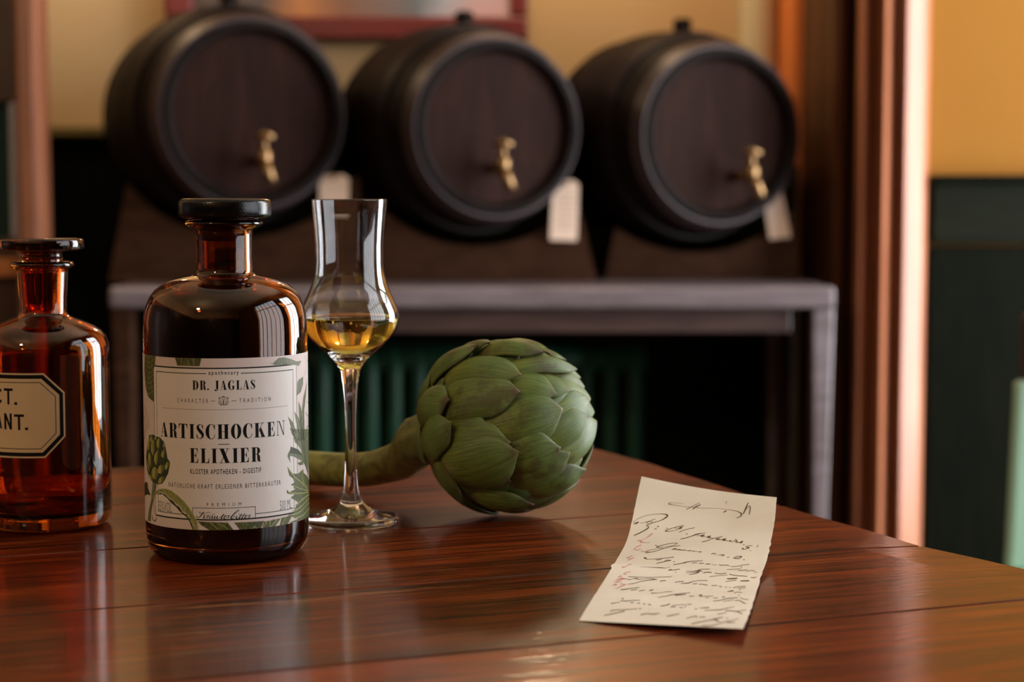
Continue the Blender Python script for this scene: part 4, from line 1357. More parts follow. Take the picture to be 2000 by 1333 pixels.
band(3.2 * px7, 10.5 * px7, 'label_border', RQ + .00002)
band(17.0 * px7, 18.4 * px7, 'label_border', RQ + .00002)
P = Print()
def block(P, ch, x0, x1, y0, y1, th=4.6):
    """heavy grotesque capitals between pixel bounds"""
    u0, u1 = pl2(x0, 600)[0], pl2(x1, 600)[0]
    z1_, z0_ = pl2(600, y0)[1], pl2(600, y1)[1]
    w = th * px7
    if ch == 'T': P.rect(u0, z1_ - w * 1.05, u1, z1_); P.rect((u0 + u1) / 2 - w / 2, z0_, (u0 + u1) / 2 + w / 2, z1_)
    if ch == 'N': P.rect(u0, z0_, u0 + w, z1_); P.rect(u1 - w, z0_, u1, z1_); P.poly([(u0, z1_), (u0 + w, z1_), (u1, z0_), (u1 - w, z0_)])
    if ch == 'A':
        m_ = (u0 + u1) / 2
        P.poly([(m_ - w * .55, z1_), (m_ + w * .1, z1_), (u0 + w * .95, z0_), (u0, z0_)]); P.poly([(m_ - w * .1, z1_), (m_ + w * .55, z1_), (u1, z0_), (u1 - w * .95, z0_)])
        P.rect(u0 + (u1 - u0) * .25, z0_ + (z1_ - z0_) * .2, u1 - (u1 - u0) * .25, z0_ + (z1_ - z0_) * .2 + w * .8)
    if ch == 'C':
        cx, cz, rx, rz = (u0 + u1) / 2, (z0_ + z1_) / 2, (u1 - u0) / 2, (z1_ - z0_) / 2
        for q in _ring(cx, cz, rx, rz, rx - w, rz - w, 38, 322, n=22): P.poly(q)
    if ch == '.': P.rect(u0, z0_, u1, z0_ + w * 1.1)
block(P, 'C', -75, 45, 285, 522); block(P, 'T', 62, 190, 292, 525); block(P, '.', 208, 250, 292, 528)
block(P, 'A', -75, 25, 645, 880); block(P, 'N', 58, 168, 655, 888); block(P, 'T', 200, 345, 665, 893); block(P, '.', 355, 402, 665, 892)
P.build('label_lettering', M['ink'], plab, RQ + .00003, PC, TC2, TR2)

# ================================================================== STEMMED SPIRIT GLASS
GC = TP(686, 1020)
GC.z = TZ
GY = GC.y
kg = GY / FPX
gl = empty('grappa_glass', GC, 'tall stemmed tulip glass half filled with golden spirit', 'glass')


def gp(pts):
    return [(r * kg, AT(686, y, GY).z - TZ) for r, y in pts]


go = [(0, .0006), (93 * kg, 0), (96.5 * kg, .0008), (97.5 * kg, .0022), (95 * kg, .0035), (85 * kg, .0042), (66 * kg, .0050)] + \
    gp([(48, 998), (33, 991), (24, 982), (18, 968), (14.5, 950), (12, 920), (11, 870), (11.2, 820), (12.5, 780), (15, 750), (19.5, 725), (26, 711), (38, 698), (52, 686), (68, 672.5), (82, 658),
        (91.5, 643), (96, 628), (96.5, 616), (94, 603), (88, 588), (80, 571), (73, 554), (68.5, 537), (66.5, 515), (66.6, 480), (68.5, 450), (71, 420), (73.6, 391.5), (73.8, 390), (73, 389.3), (72.2, 390)])
gi = gp([(71.9, 391.5), (69.2, 420), (66.7, 450), (64.8, 480), (64.7, 515), (66.7, 537), (71.2, 554), (78.2, 571), (86.2, 588), (92, 603), (94.4, 616), (93.8, 628), (89.5, 642), (79.5, 657), (65, 671), (48, 684), (31, 694), (16, 700), (6, 702), (0, 702.5)])
b = MB(); b.lathe(go + gi, GC, 112)
b.build('glass_bowl', M['clear'], gl, smooth=True)
li = gp([(0, 702.2), (6, 701.7), (16, 699.7), (31, 693.7), (48, 683.7), (65, 670.7), (79.5, 656.7), (89.5, 641.7), (93.8, 627.7), (93.9, 622)])
li = [(max(r - .00003, 0) if r > 0 else 0, z) for r, z in li]
zl_ = AT(686, 620, GY).z - TZ
b = MB(); b.lathe(li + [(93.6 * kg, zl_ + .0003), (90 * kg, zl_), (0, zl_)], GC, 112)
b.build('spirit', M['spirit'], gl, smooth=True)

# ================================================================== ARTICHOKE
AR = .0515
d0 = ray(988, 834)
tA = (AR + TZ + .001 - CAMZ) / d0.z
AC = CAM + d0 * tA
art_o = empty('artichoke', Vector((AC.x, AC.y, TZ)), 'green globe artichoke lying on its side with its stem to the left', 'artichoke')


def on_ball(px, py, R=AR):
    d = ray(px, py).normalized()
    oc = CAM - AC
    bq = oc.dot(d)
    disc = bq * bq - (oc.dot(oc) - R * R)
    t_ = -bq - math.sqrt(disc) if disc > 0 else -bq
    return (CAM + d * t_ - AC).normalized()


def bract_mat():
    m = mat('artichoke_bract', (0.12, 0.2, 0.05), .46, spec=.35)
    t = NT(m)
    uv = t.n('ShaderNodeUVMap'); uv.uv_map = 'uv'
    sep = t.n('ShaderNodeSeparateXYZ'); t.l(uv.outputs[0], sep.inputs[0])
    mp = t.n('ShaderNodeMapping'); mp.inputs['Scale'].default_value = (26, 2.2, 1)
    t.l(uv.outputs[0], mp.inputs[0])
    info = t.n('ShaderNodeObjectInfo')
    offs = t.n('ShaderNodeCombineXYZ'); t.l(t.math('MULTIPLY', info.outputs['Random'], 40), offs.inputs[0]); t.l(t.math('MULTIPLY', info.outputs['Random'], 13), offs.inputs[1])
    ad = t.n('ShaderNodeVectorMath', operation='ADD'); t.l(mp.outputs[0], ad.inputs[0]); t.l(offs.outputs[0], ad.inputs[1])
    streak = t.noise(ad.outputs[0], 1.0, 4, .6)
    base = t.ramp(sep.outputs[1], [(0.0, (0.25, 0.245, 0.05)), (.35, (0.155, 0.195, 0.030)), (.7, (0.105, 0.160, 0.032)), (.93, (0.150, 0.20, 0.058)), (1.0, (0.26, 0.19, 0.08))])
    base = t.mix(t.ramp(streak, [(.3, (0, 0, 0)), (.62, (1, 1, 1))]), t.mix(0.75, base, (0.035, 0.065, 0.015)), base)
    spots = t.noise(t.coords((1, 1, 1)), 55, 5, .65)
    big = t.noise(t.coords((1, 1, 1)), 22, 2, .5)
    sm = t.math('MULTIPLY', t.ramp(spots, [(.50, (0, 0, 0)), (.60, (1, 1, 1))]), t.ramp(big, [(.42, (0, 0, 0)), (.54, (1, 1, 1))]))
    base = t.mix(t.math('MULTIPLY', sm, .62), base, (0.055, 0.034, 0.012))
    # brown rim along the very edge and tip
    edge_ = t.math('ABSOLUTE', t.math('SUBTRACT', sep.outputs[0], .5))
    rim = t.math('MULTIPLY', t.ramp(edge_, [(.455, (0, 0, 0)), (.5, (1, 1, 1))]), t.ramp(sep.outputs[1], [(.35, (0, 0, 0)), (.8, (1, 1, 1))]))
    base = t.mix(t.math('MULTIPLY', rim, .6), base, (0.13, 0.07, 0.035))
    tipn = t.math('MULTIPLY', t.ramp(sep.outputs[1], [(.86, (0, 0, 0)), (.98, (1, 1, 1))]), t.ramp(spots, [(.4, (0, 0, 0)), (.6, (1, 1, 1))]))
    base = t.mix(t.math('MULTIPLY', tipn, .8), base, (0.07, 0.035, 0.018))
    t.l(base, t.b.inputs['Base Color'])
    t.bump(t.math('ADD', streak, t.math('MULTIPLY', spots, .8)), .5, .0008)
    return m


M['bract'] = bract_mat()
M['core'] = mat('artichoke_core', (0.04, 0.07, 0.02), .6)
_bn = [0]


def bract(bdir, tdir, wid, rb=.905, rt=1.03, bulge=.05, curl=0.0, blunt=1.0, th=.0016, asym=0.0):
    """one scale: from direction bdir (its foot) to tdir (its tip), wid in metres"""
    NV, NU = 13, 8
    ang = bdir.angle(tdir)
    ax = bdir.cross(tdir).normalized()
    v, f, uvs = [], [], []
    _bn[0] += 1
    sd = _bn[0] * 3.7
    for i in range(NV + 1):
        t_ = i / NV
        p = Matrix.Rotation(ang * t_, 3, ax) @ bdir
        tan = ax.cross(p).normalized()
        if t_ < .42: s = .86 + .14 * math.sin(t_ / .42 * math.pi / 2)
        else:
            q = (t_ - .42) / .58
            s = max(1 - q ** (3.0 * blunt), 0) ** .75
        s = max(s, .10)
        for j in range(NU + 1):
            u = -1 + 2 * j / NU
            wob = 1 + .07 * noise.noise(Vector((t_ * 4, u * 2, sd))) + .05 * noise.noise(Vector((t_ * 11, u, sd + 9)))
            lat = u * s * wid / 2 / AR * wob
            q_ = (p + ax * (lat + asym * t_ * t_) - tan * (abs(u) ** 2 * .04 * t_)).normalized()
            rad = rb + (rt - rb) * t_ ** .75 + bulge * (1 - u * u) * (.35 + .65 * math.sin(math.pi * min(t_ * 1.1, 1))) - .02 * (u * u)
            rad += curl * max(0, (t_ - .8) / .2) ** 2
            rad += .010 * noise.noise(Vector((t_ * 3 + sd, u * 1.5, sd)))
            v.append(AC + q_ * (rad * AR))
            uvs.append((j / NU, t_))
    n1 = NU + 1
    for i in range(NV):
        for j in range(NU):
            a = i * n1 + j
            f.append((a, a + 1, a + n1 + 1, a + n1))
    o = mk('bract', v, f, M['bract'], art_o, smooth=True)
    lay = o.data.uv_layers.new(name='uv')
    for lp in o.data.loops: lay.data[lp.index].uv = uvs[lp.vertex_index]
    c_ = sum((o.data.vertices[k].normal.dot(Vector(v[k]) - AC) for k in range(0, len(v), 7)))
    if c_ < 0: o.data.flip_normals()
    so = o.modifiers.new('thick', 'SOLIDIFY'); so.thickness = th; so.offset = -1
    subsurf(o, 1)
    return o


def hb(tip, base, w, **k):
    """scale given on the enlargement of the photograph"""
    t_ = on_ball(780 + tip[0] / 3.03, 620 + tip[1] / 3.03)
    b_ = on_ball(780 + base[0] / 3.03, 620 + base[1] / 3.03)
    k.setdefault('bulge', .035)
    ax_ = t_.cross(b_).normalized()
    b_ = Matrix.Rotation(b_.angle(t_) * .22, 3, ax_) @ b_
    k['rb'] = k.get('rb', .9) - .03
    k.setdefault('blunt', 1.55)
    return bract(b_, t_, w * 1.22 / 3.03 * AC.y / FPX, **k)


b = MB(); b.lathe([(AR * .9 * math.sin(math.pi * k / 24), -AR * .9 * math.cos(math.pi * k / 24)) for k in range(25)], AC, 40)
b.build('heart', M['core'], art_o, smooth=True)

APEX = on_ball(1168, 790)
APEX = Vector((APEX.x, .10, APEX.z)).normalized()
STEMD = on_ball(822, 872)
STEMD = Vector((STEMD.x, .18, STEMD.z)).normalized()
AXIS = (APEX - STEMD).normalized()
# full spiral of under scales, then the outer ones on the sides away from the camera
ex = AXIS.orthogonal().normalized(); ey = AXIS.cross(ex)
VIEW = (CAM - AC).normalized()
NS = 64
for k in range(NS):
    c_ = -0.86 + 1.80 * (k + .5) / NS
    th_ = math.acos(max(-1, min(1, c_)))
    ph_ = k * 2.39996
    tip_d = AXIS * math.cos(th_) + (ex * math.cos(ph_) + ey * math.sin(ph_)) * math.sin(th_)
    th_b = min(th_ + .85, math.pi - .12)
    base_d = AXIS * math.cos(th_b) + (ex * math.cos(ph_) + ey * math.sin(ph_)) * math.sin(th_b)
    front = tip_d.dot(VIEW) > -.05
    wd = .046 * (.55 + .45 * math.sin(th_) )
    if front:
        bract(base_d, tip_d, wd, rb=.83, rt=.945, bulge=.03)
    else:
        bract(base_d, tip_d, wd, rb=.88, rt=1.0, bulge=.05)

# the scales that show, inner (towards the tip) first
hb((1010, 235), (760, 130), 150, rb=.90, rt=.99)
hb((1095, 350), (880, 215), 150, rb=.90, rt=.985)
hb((1130, 400), (960, 300), 130, rb=.91, rt=.975)
hb((1150, 480), (1000, 395), 150, rb=.90, rt=.98, curl=.01)
hb((1168, 560), (1040, 480), 150, rb=.9, rt=.985)
hb((1125, 480), (930, 600), 190, rb=.89, rt=.99)
hb((1005, 445), (800, 330), 170, rb=.89, rt=.995)
hb((1172, 610), (960, 870), 230, rb=.88, rt=1.0, bulge=.05)
hb((1108, 575), (900, 740), 190, rb=.89, rt=1.01)
hb((890, 230), (640, 105), 150, rb=.93, rt=1.03)
hb((1040, 325), (640, 290), 120, rb=.93, rt=1.035, bulge=.05)
hb((928, 455), (620, 370), 210, rb=.90, rt=1.01)
hb((962, 545), (560, 650), 300, rb=.89, rt=1.015, bulge=.06)
hb((840, 240), (520, 165), 150, rb=.93, rt=1.065, bulge=.075, curl=-.01)
hb((1082, 885), (800, 1060), 230, rb=.89, rt=1.03, bulge=.07, curl=.015)
hb((545, 175), (330, 165), 120, rb=.96, rt=1.05)
hb((720, 360), (300, 300), 190, rb=.92, rt=1.05, bulge=.06)
hb((995, 790), (700, 1010), 230, rb=.89, rt=1.03, bulge=.06)
hb((942, 765), (640, 880), 290, rb=.90, rt=1.035, bulge=.05)
hb((712, 450), (250, 500), 260, rb=.92, rt=1.045, bulge=.06)
hb((540, 650), (270, 670), 170, rb=.92, rt=1.0)
hb((790, 1085), (440, 1100), 200, rb=.90, rt=1.035, bulge=.06, curl=.01)
hb((660, 735), (270, 760), 240, rb=.93, rt=1.04)
hb((705, 785), (280, 900), 320, rb=.93, rt=1.055, bulge=.07)
hb((485, 200), (150, 400), 165, rb=.95, rt=1.07, bulge=.07)
hb((395, 1105), (190, 860), 150, rb=.93, rt=1.03)
hb((318, 500), (110, 540), 210, rb=.96, rt=1.055, bulge=.06)
hb((335, 620), (140, 780), 200, rb=.97, rt=1.07, bulge=.055)
hb((215, 330), (90, 560), 120, rb=.97, rt=1.04)
hb((170, 860), (60, 700), 110, rb=.98, rt=1.03)

# stem
M['stem'] = mat('artichoke_stem', (0.14, 0.15, 0.035), .5)
t = NT(M['stem'])
v_ = t.coords((18, 160, 160))
sn = t.noise(v_, 1.0, 4, .6)
cs = t.ramp(sn, [(.3, (0.085, 0.085, 0.018)), (.6, (0.24, 0.25, 0.06))])
sp_ = t.noise(t.coords((1, 1, 1)), 70, 4, .6)
cs = t.mix(t.ramp(sp_, [(.55, (0, 0, 0)), (.7, (.8,) * 3)]), cs, (0.09, 0.055, 0.02))
t.l(cs, t.b.inputs['Base Color']); t.bump(sn, .4, .001)
root_ = AC + STEMD * AR * .93
pts = [root_ - STEMD * .012, root_, root_ + Vector((-.012, .012, -.004)), None, None, None, None]
s1 = Vector((0, 0, 0))
def stem_pt(px, py, Y): return AT(px, py, Y)
ys = AC.y
pts = [(root_ - STEMD * .01, .0165), (root_ + STEMD * .003, .0150), (stem_pt(795, 893, ys + .035), .0125), (stem_pt(765, 905, ys + .050), .0112), (stem_pt(720, 916, ys + .065), .0108),
       (stem_pt(670, 918, ys + .082), .0108), (stem_pt(615, 915, ys + .100), .0110), (stem_pt(560, 913, ys + .12), .0112), (stem_pt(505, 911, ys + .14), .0118)]
cc = catmull([tuple(p) + (r,) for p, r in pts], 5)
b = MB()
n = 28
P3 = [Vector(c[:3]) for c in cc]; R3 = [c[3] for c in cc]
for q, r in zip(P3, R3): q.z = max(q.z, TZ + r * 1.0)
up = Vector((0, 0, 1)); v, f = [], []
for i, (p, r) in enumerate(zip(P3, R3)):
    t_ = (P3[min(i + 1, len(P3) - 1)] - P3[max(i - 1, 0)]).normalized()
    u_ = (up - t_ * up.dot(t_)).normalized(); w_ = t_.cross(u_)
    for k in range(n):
        a = 2 * math.pi * k / n
        rr = r * (1 - .05 * abs(math.cos(3.5 * a)) ** .7)
        v.append(p + (u_ * math.cos(a) + w_ * math.sin(a)) * rr)
for i in range(len(P3) - 1):
    for k in range(n):
        k2 = (k + 1) % n
        f.append((i * n + k, i * n + k2, (i + 1) * n + k2, (i + 1) * n + k))
f.append(tuple(range(n - 1, -1, -1))); f.append(tuple(range((len(P3) - 1) * n, len(P3) * n)))
b.add(v, f); b.build('stem', M['stem'], art_o, smooth=True)
b = MB(); e = P3[-1]; dd = (P3[-1] - P3[-2]).normalized()
b.lathe([(0, .0004), (R3[-1] * .8, .0004), (R3[-1] * .8, .001), (0, .001)], e, 20, axis=dd); b.build('cut_end', mat('dried_cut', (.30, .22, .10), .8), art_o)

# ================================================================== HANDWRITTEN PAPER
rowsL = [(1253, 931, .0300), (1242, 981, .0200), (1233, 1024, .0125), (1222, 1062, .0062), (1200.5, 1100.5, .0009), (1177.5, 1138, .0003), (1153, 1176, .0003), (1131, 1213, .0003)]
rowsR = [(1517, 972, .0245), (1513, 1016, .0165), (1507, 1051, .0105), (1499, 1089, .0055), (1486.5, 1125, .0022), (1475, 1165, .0016), (1464, 1198, .0025), (1451, 1229, .0042)]
def dense(rows):
    up_ = catmull(rows[:5], 6)
    lo = catmull(rows[4:], 6)
    return up_ + lo[1:]
Ls, Rs = dense(rowsL), dense(rowsR)
NR, NCc = len(Ls), 22
fold_i = 24
v, f, uvp = [], [], []
for i in range(NR):
    for j in range(NCc + 1):
        s = j / NCc
        a, c = TP(*Ls[i]), TP(*Rs[i])
        p = a.lerp(c, s)
        p.z -= .0014 * math.sin(math.pi * s) * (i < fold_i) * (1 - i / fold_i)
        if i == 0: p += Vector((0, .0007 * noise.noise(Vector((s * 22, 0, 5))), 0))
        if j == NCc: p.x += .0006 * noise.noise(Vector((i * .9, 0, 8)))
        if j == 0: p.x += .0002 * noise.noise(Vector((i * .8, 0, 2)))
        if j == 0 and i > fold_i and i < fold_i + 2: p.x -= .0012
        p.z = max(p.z, TZ + .0002)
        v.append(p)
for i in range(NR - 1):
    for j in range(NCc):
        a = i * (NCc + 1) + j
        f.append((a, a + NCc + 1, a + NCc + 2, a + 1))
note = empty('handwritten_note', TP(1200, 1100), 'creased cream slip of paper with old brown handwriting on the right of the table', 'paper')
M['note'] = mat('aged_paper', (0.70, 0.60, 0.47), .7)
t = NT(M['note'])
c = t.ramp(t.noise(t.coords((1, 1, 1)), 22, 4), [(.35, (0.69, 0.625, 0.53)), (.65, (0.76, 0.70, 0.605))])
t.l(c, t.b.inputs['Base Color']); t.bump(t.noise(t.coords((1, 1, 1)), 500, 3), .12, .0003)
sheet = mk('sheet', v, f, M['note'], note, smooth=True)
if sheet.data.polygons[3].normal.z < 0: sheet.data.flip_normals()
so = sheet.modifiers.new('thick', 'SOLIDIFY'); so.thickness = .00016; so.offset = -1
es = sheet.modifiers.new('split', 'EDGE_SPLIT'); es.split_angle = math.radians(40)
# keep the crease sharp
bv = BVHTree.FromPolygons(v, f)


def on_note(px, py):
    d = ray(px, py).normalized()
    h = bv.ray_cast(CAM, d)
    if h[0] is None: return None
    nn = h[1] if h[1].z > 0 else -h[1]
    return h[0] + nn * .00012


def ink(pts, name, m, sc, off, w=1.0, n=5, store={}):
    mb = store.setdefault(name, MB())
    c = catmull(pts, n) if len(pts) > 2 else [tuple(p) for p in pts]
    q = [(off[0] + a[0] / sc, off[1] + a[1] / sc, a[2]) for a in c]
    L, R_ = [], []
    for i in range(len(q)):
        a, e = q[max(i - 1, 0)], q[min(i + 1, len(q) - 1)]
        dx, dy = e[0] - a[0], e[1] - a[1]
        l_ = math.hypot(dx, dy) or 1
        # pixel widths: squash in y because the paper is seen aslant
        nx, ny = -dy / l_, dx / l_
        hw = max(q[i][2] * .80, .32) * w / 2
        L.append(on_note(q[i][0] + nx * hw, q[i][1] + ny * hw)); R_.append(on_note(q[i][0] - nx * hw, q[i][1] - ny * hw))
    for i in range(len(q) - 1):
        if None in (L[i], L[i + 1], R_[i], R_[i + 1]): continue
        mb.add([L[i], L[i + 1], R_[i + 1], R_[i]], [(0, 1, 2, 3)])
    return store


INK = {}
def wa(*p, w=1.0): ink(list(p), 'ink', None, 10.253, (1220, 960), w, store=INK)
def wb(*p, w=1.0): ink(list(p), 'ink', None, 10.253, (1350, 960), w, store=INK)
def wc(*p, w=1.0): ink(list(p), 'ink', None, 9.52, (1180, 1070), w, store=INK)
def wd_(*p, w=1.0): ink(list(p), 'ink', None, 8.331, (1330, 1070), w, store=INK)
def ra_(*p, w=1.0): ink(list(p), 'red', None, 10.253, (1220, 960), w, store=INK)
def rc_(*p, w=1.0): ink(list(p), 'red', None, 9.52, (1180, 1070), w, store=INK)
# first line
wa((1530, 340, .5), (1380, 325, .5), (1200, 310, .5), (1000, 280, .6), (890, 260, 1.6), (900, 235, .8), (1000, 238, .4), (1180, 250, .3))
wa((1235, 370, 1.4), (1320, 325, 1.1), (1510, 232, .9)); wa((1365, 365, 1.6), (1420, 320, 2.4), (1525, 272, 1.5))
wb((120, 335, .5), (300, 345, .5), (560, 350, .4), (840, 388, .7), (960, 420, 1.4), (1010, 465, 3.0), (980, 510, 1.8), (905, 540, 1.0))
wb((645, 425, 1.0), (680, 408, 2.6), (712, 400, 1.2)); wb((712, 205, 1.2), (690, 262, .6))
wb((1145, 230, 1.6), (1100, 330, 2.8), (1045, 460, 2.4)); wb((1060, 420, 1), (1130, 330, 1.0), (1180, 305, 1.8), (1180, 380, 2.2), (1165, 465, 1.6))
# R with its flourish
wa((285, 620, 1.0), (250, 635, 3.6), (200, 655, 1.4), (195, 610, .8), (300, 540, .7), (480, 480, .6), (680, 458, .7), (810, 465, 1.6), (860, 490, 3.4), (820, 535, 2.6), (720, 590, 1.4), (580, 632, 1.1), (430, 690, .9))
wa((310, 650, .5), (450, 615, .9), (615, 560, 1.0)); wa((560, 620, 2.0), (500, 615, .7), (440, 640, .8), (500, 655, .6), (580, 630, 1.4))
wa((430, 690, .9), (475, 705, 1.5), (470, 740, 2.4), (380, 800, 2.0), (280, 850, 2.0), (185, 892, 1.6))
wa((650, 712, 1.8), (688, 706, 1.6)); wa((598, 762, 1.4), (640, 752, 1.4))
# Ol. papav.
wa((835, 745, 1.4), (865, 742, 1.2)); wa((1195, 690, 1.0), (1100, 705, 1.0), (930, 750, 1.0), (815, 798, 1.8), (900, 805, .8), (1040, 780, .7), (1110, 745, 1.0)); wa((1090, 745, 2.2), (1120, 735, 3.6), (1165, 715, 1.4)); wa((1000, 740, .6), (1150, 760, .6))
wa((1405, 735, 1.0), (1290, 755, .9), (1170, 790, 1.1), (1090, 828, 1.4)); wa((1232, 858, 1.6), (1262, 856, 1.4))
wa((1115, 962, 1.0), (1240, 935, 1.3), (1400, 885, 1.2), (1538, 848, 1.0)); wb((0, 908, 1.2), (110, 862, 1.0), (285, 838, 1.0)); wb((100, 900, .5), (200, 885, .7), (270, 880, 1.4)); wb((180, 908, 1.6), (270, 882, 1.8), (210, 910, 1.2), (290, 915, .7))
wb((310, 922, 1.6), (390, 902, 2.0), (340, 930, 2.4), (400, 935, .8), (450, 945, .5)); wb((215, 1022, 1.2), (320, 995, 1.3), (440, 950, 1.0), (630, 912, 1.0)); wb((490, 965, 1.6), (575, 948, 1.2), (510, 970, 1.5), (600, 975, .6))
wb((600, 975, 1.4), (700, 955, 1.6), (640, 985, 2.4), (700, 990, 1.0), (760, 1000, .5)); wb((750, 1003, 1.2), (800, 985, 1.0), (775, 1010, 1.0), (850, 1005, .8), (895, 975, 1.8), (930, 1000, .7)); wb((880, 1015, 1.6), (930, 1000, 1.0), (900, 1025, 1.5), (970, 1030, .7)); wb((970, 1035, 1.6), (1030, 1005, 2.6), (990, 1040, 2.6), (1035, 1020, 1.4)); wb((1040, 1075, 1.4), (1068, 1070, 1.2))
# 5.
wb((1015, 1165, 1.8), (1040, 1150, 2.6), (1060, 1168, 1.0), (1165, 1135, 1.8), (1100, 1120, 1.2), (1140, 1100, 1.0), (1225, 1092, 1.0)); wb((1325, 1075, .5), (1345, 1100, 1.2), (1300, 1130, .5)); wb((1175, 1198, 1.2), (1200, 1196, 1.2))
# second entry
wa((612, 1082, 1.4), (650, 1088, 1.0)); wa((1060, 1045, .9), (950, 1045, .9), (800, 1075, 1.0), (635, 1122, 1.4), (760, 1125, .6), (950, 1095, .6), (1060, 1050, .8))
wa((1115, 1092, 1.0), (950, 1110, 1.0), (760, 1160, 1.0), (620, 1205, .9), (430, 1235, 1.3), (480, 1190, .8), (640, 1160, .6), (800, 1150, .6))
wa((940, 1172, 1.0), (1040, 1145, 1.2), (990, 1170, 1.0)); wa((1040, 1175, 1.5), (1095, 1172, 1.4), (1160, 1182, .6)); wa((1160, 1185, 1.4), (1225, 1182, 1.4)); wa((1262, 1195, 1.4), (1330, 1192, 1.2)); wa((1365, 1207, 1.4), (1405, 1204, 1.2)); wa((1490, 1222, 1.6), (1538, 1218, 1.4))
wa((960, 1168, .5), (1100, 1180, .5), (1250, 1190, .5), (1400, 1205, .5), (1530, 1220, .5))
wd_((295, 77, 1.5), (332, 73, 1.4)); wd_((490, 108, 1.3), (545, 100, 1.3), (575, 118, 1.2)); wd_((600, 125, .6), (660, 118, .8), (710, 127, 1.3), (655, 138, 1.0)); wd_((750, 162, 1.3), (785, 158, 1.1)); wd_((880, 150, 1.0), (940, 143, 1.0), (995, 155, 1.6), (930, 168, .9), (855, 172, 1.2), (930, 188, .8), (970, 180, .7)); wd_((1010, 202, 1.3), (1040, 200, 1.2))
# third entry
wc((735, 198, 1.8), (775, 200, 3.0), (800, 220, .8), (950, 215, .7), (1150, 200, .9), (1300, 180, 1.2)); wc((960, 235, 1.0), (1030, 228, 1.3), (1080, 215, .6)); wc((975, 300, 1.3), (1100, 270, 1.1), (1240, 245, 1.1)); wc((1120, 255, 1.0), (1180, 238, .9), (1250, 245, 1.2)); wc((1285, 270, 1.4), (1312, 268, 1.2)); wc((1290, 322, 1.2), (1400, 305, 1.1), (1523, 285, 1.0))
wd_((0, 265, 1.1), (90, 240, 1.5), (200, 225, .9), (350, 220, 1.0)); wd_((180, 255, 1.2), (265, 248, 1.0)); wd_((295, 260, 1.2), (375, 262, 1.0)); wd_((400, 270, 1.3), (480, 272, 1.2)); wd_((500, 283, .6), (580, 284, .7)); wd_((625, 278, 1.3), (650, 293, 1.2), (740, 288, 1.0), (782, 300, 1.5)); wd_((800, 310, .5), (890, 313, 1.0), (1000, 290, .9), (1110, 278, 1.0)); wd_((970, 322, 1.2), (1000, 318, 1.2))
wd_((750, 362, .8), (880, 355, 1.0), (990, 350, .8)); wd_((930, 372, .9), (960, 380, 1.0), (1080, 365, 1.2)); wd_((1065, 395, 1.2), (1120, 380, .9), (1200, 380, 1.0)); wd_((1200, 405, 1.2), (1228, 403, 1.2))
wc((680, 362, .3), (850, 370, .5), (1010, 378, 1.2), (1070, 380, 1.4), (1140, 385, .6), (1200, 372, .7), (1215, 355, 1.0)); wc((1190, 432, 1.2), (1250, 410, 1.8), (1210, 425, 1.0), (1300, 420, 1.3), (1410, 405, 1.0)); wc((1320, 462, 1.1), (1345, 465, .9))
# fourth entry, blotted
wd_((90, 385, .6), (200, 390, .9), (290, 372, 2.0), (320, 358, 1.0), (470, 355, 1.0)); wd_((75, 412, .6), (200, 408, .9), (280, 400, 2.8), (300, 380, 2.4), (350, 395, 1.4)); wd_((130, 445, .9), (250, 425, 1.4), (300, 400, 1.4)); wd_((360, 420, 1.2), (430, 405, 1.6), (500, 412, 1.4)); wd_((550, 420, 1.4), (600, 425, 1.0), (650, 430, 1.4), (740, 420, 1.1)); wd_((785, 438, 1.4), (900, 460, 1.2), (1000, 465, 1.3), (1080, 475, 1.2)); wd_((470, 478, 1.1), (600, 462, .7), (760, 452, .8)); wd_((1130, 488, .7), (1190, 496, 1.2), (1235, 480, .8))
wd_((750, 512, 2.0), (830, 510, 2.8), (920, 505, 2.2)); wd_((730, 560, .9), (830, 545, 1.0), (905, 540, 1.1)); wd_((965, 550, 1.3), (1020, 540, .9), (1115, 545, 1.3), (1050, 552, .8), (970, 550, .8))
# fifth entry
wc((450, 545, 1.2), (560, 552, .9), (800, 560, .7), (1000, 555, .7), (1260, 546, .9)); wc((400, 585, .7), (480, 602, 1.3), (530, 585, .6), (605, 580, 2.2), (625, 592, 1.3), (700, 595, .7), (850, 580, .8), (985, 600, 1.0)); wc((440, 690, .9), (580, 665, 1.1), (740, 625, 1.2), (980, 595, 1.4)); wc((1035, 635, 1.3), (1080, 622, 1.6), (1150, 618, 1.4)); wc((1315, 655, 1.2), (1380, 640, 1.2), (1480, 636, 1.4))
wd_((0, 555, 1.2), (45, 560, 1.3)); wd_((0, 592, .8), (130, 580, 2.0), (200, 555, 1.2), (300, 542, .9), (430, 543, 1.2)); wd_((195, 597, 1.6), (270, 592, 1.2)); wd_((295, 605, 1.4), (340, 600, 1.0), (380, 608, 1.4), (435, 615, 1.1)); wd_((500, 625, 1.2), (590, 622, 1.1)); wd_((620, 637, 1.6), (670, 642, 1.1)); wd_((720, 650, 1.2), (750, 650, 1.1)); wd_((785, 652, 1.1), (810, 655, 1.1)); wd_((850, 660, 1.3), (950, 640, 1.3), (1050, 635, 1.2)); wd_((925, 670, 1.1), (1055, 657, 1.0)); wd_((755, 725, 1.0), (830, 710, 2.6), (860, 715, 1.2)); wd_((865, 745, 1.3), (920, 730, 1.1), (995, 740, 1.1)); wd_((950, 692, 1.1), (978, 694, 1.1)); wd_((930, 780, 1.1), (955, 782, 1.1))
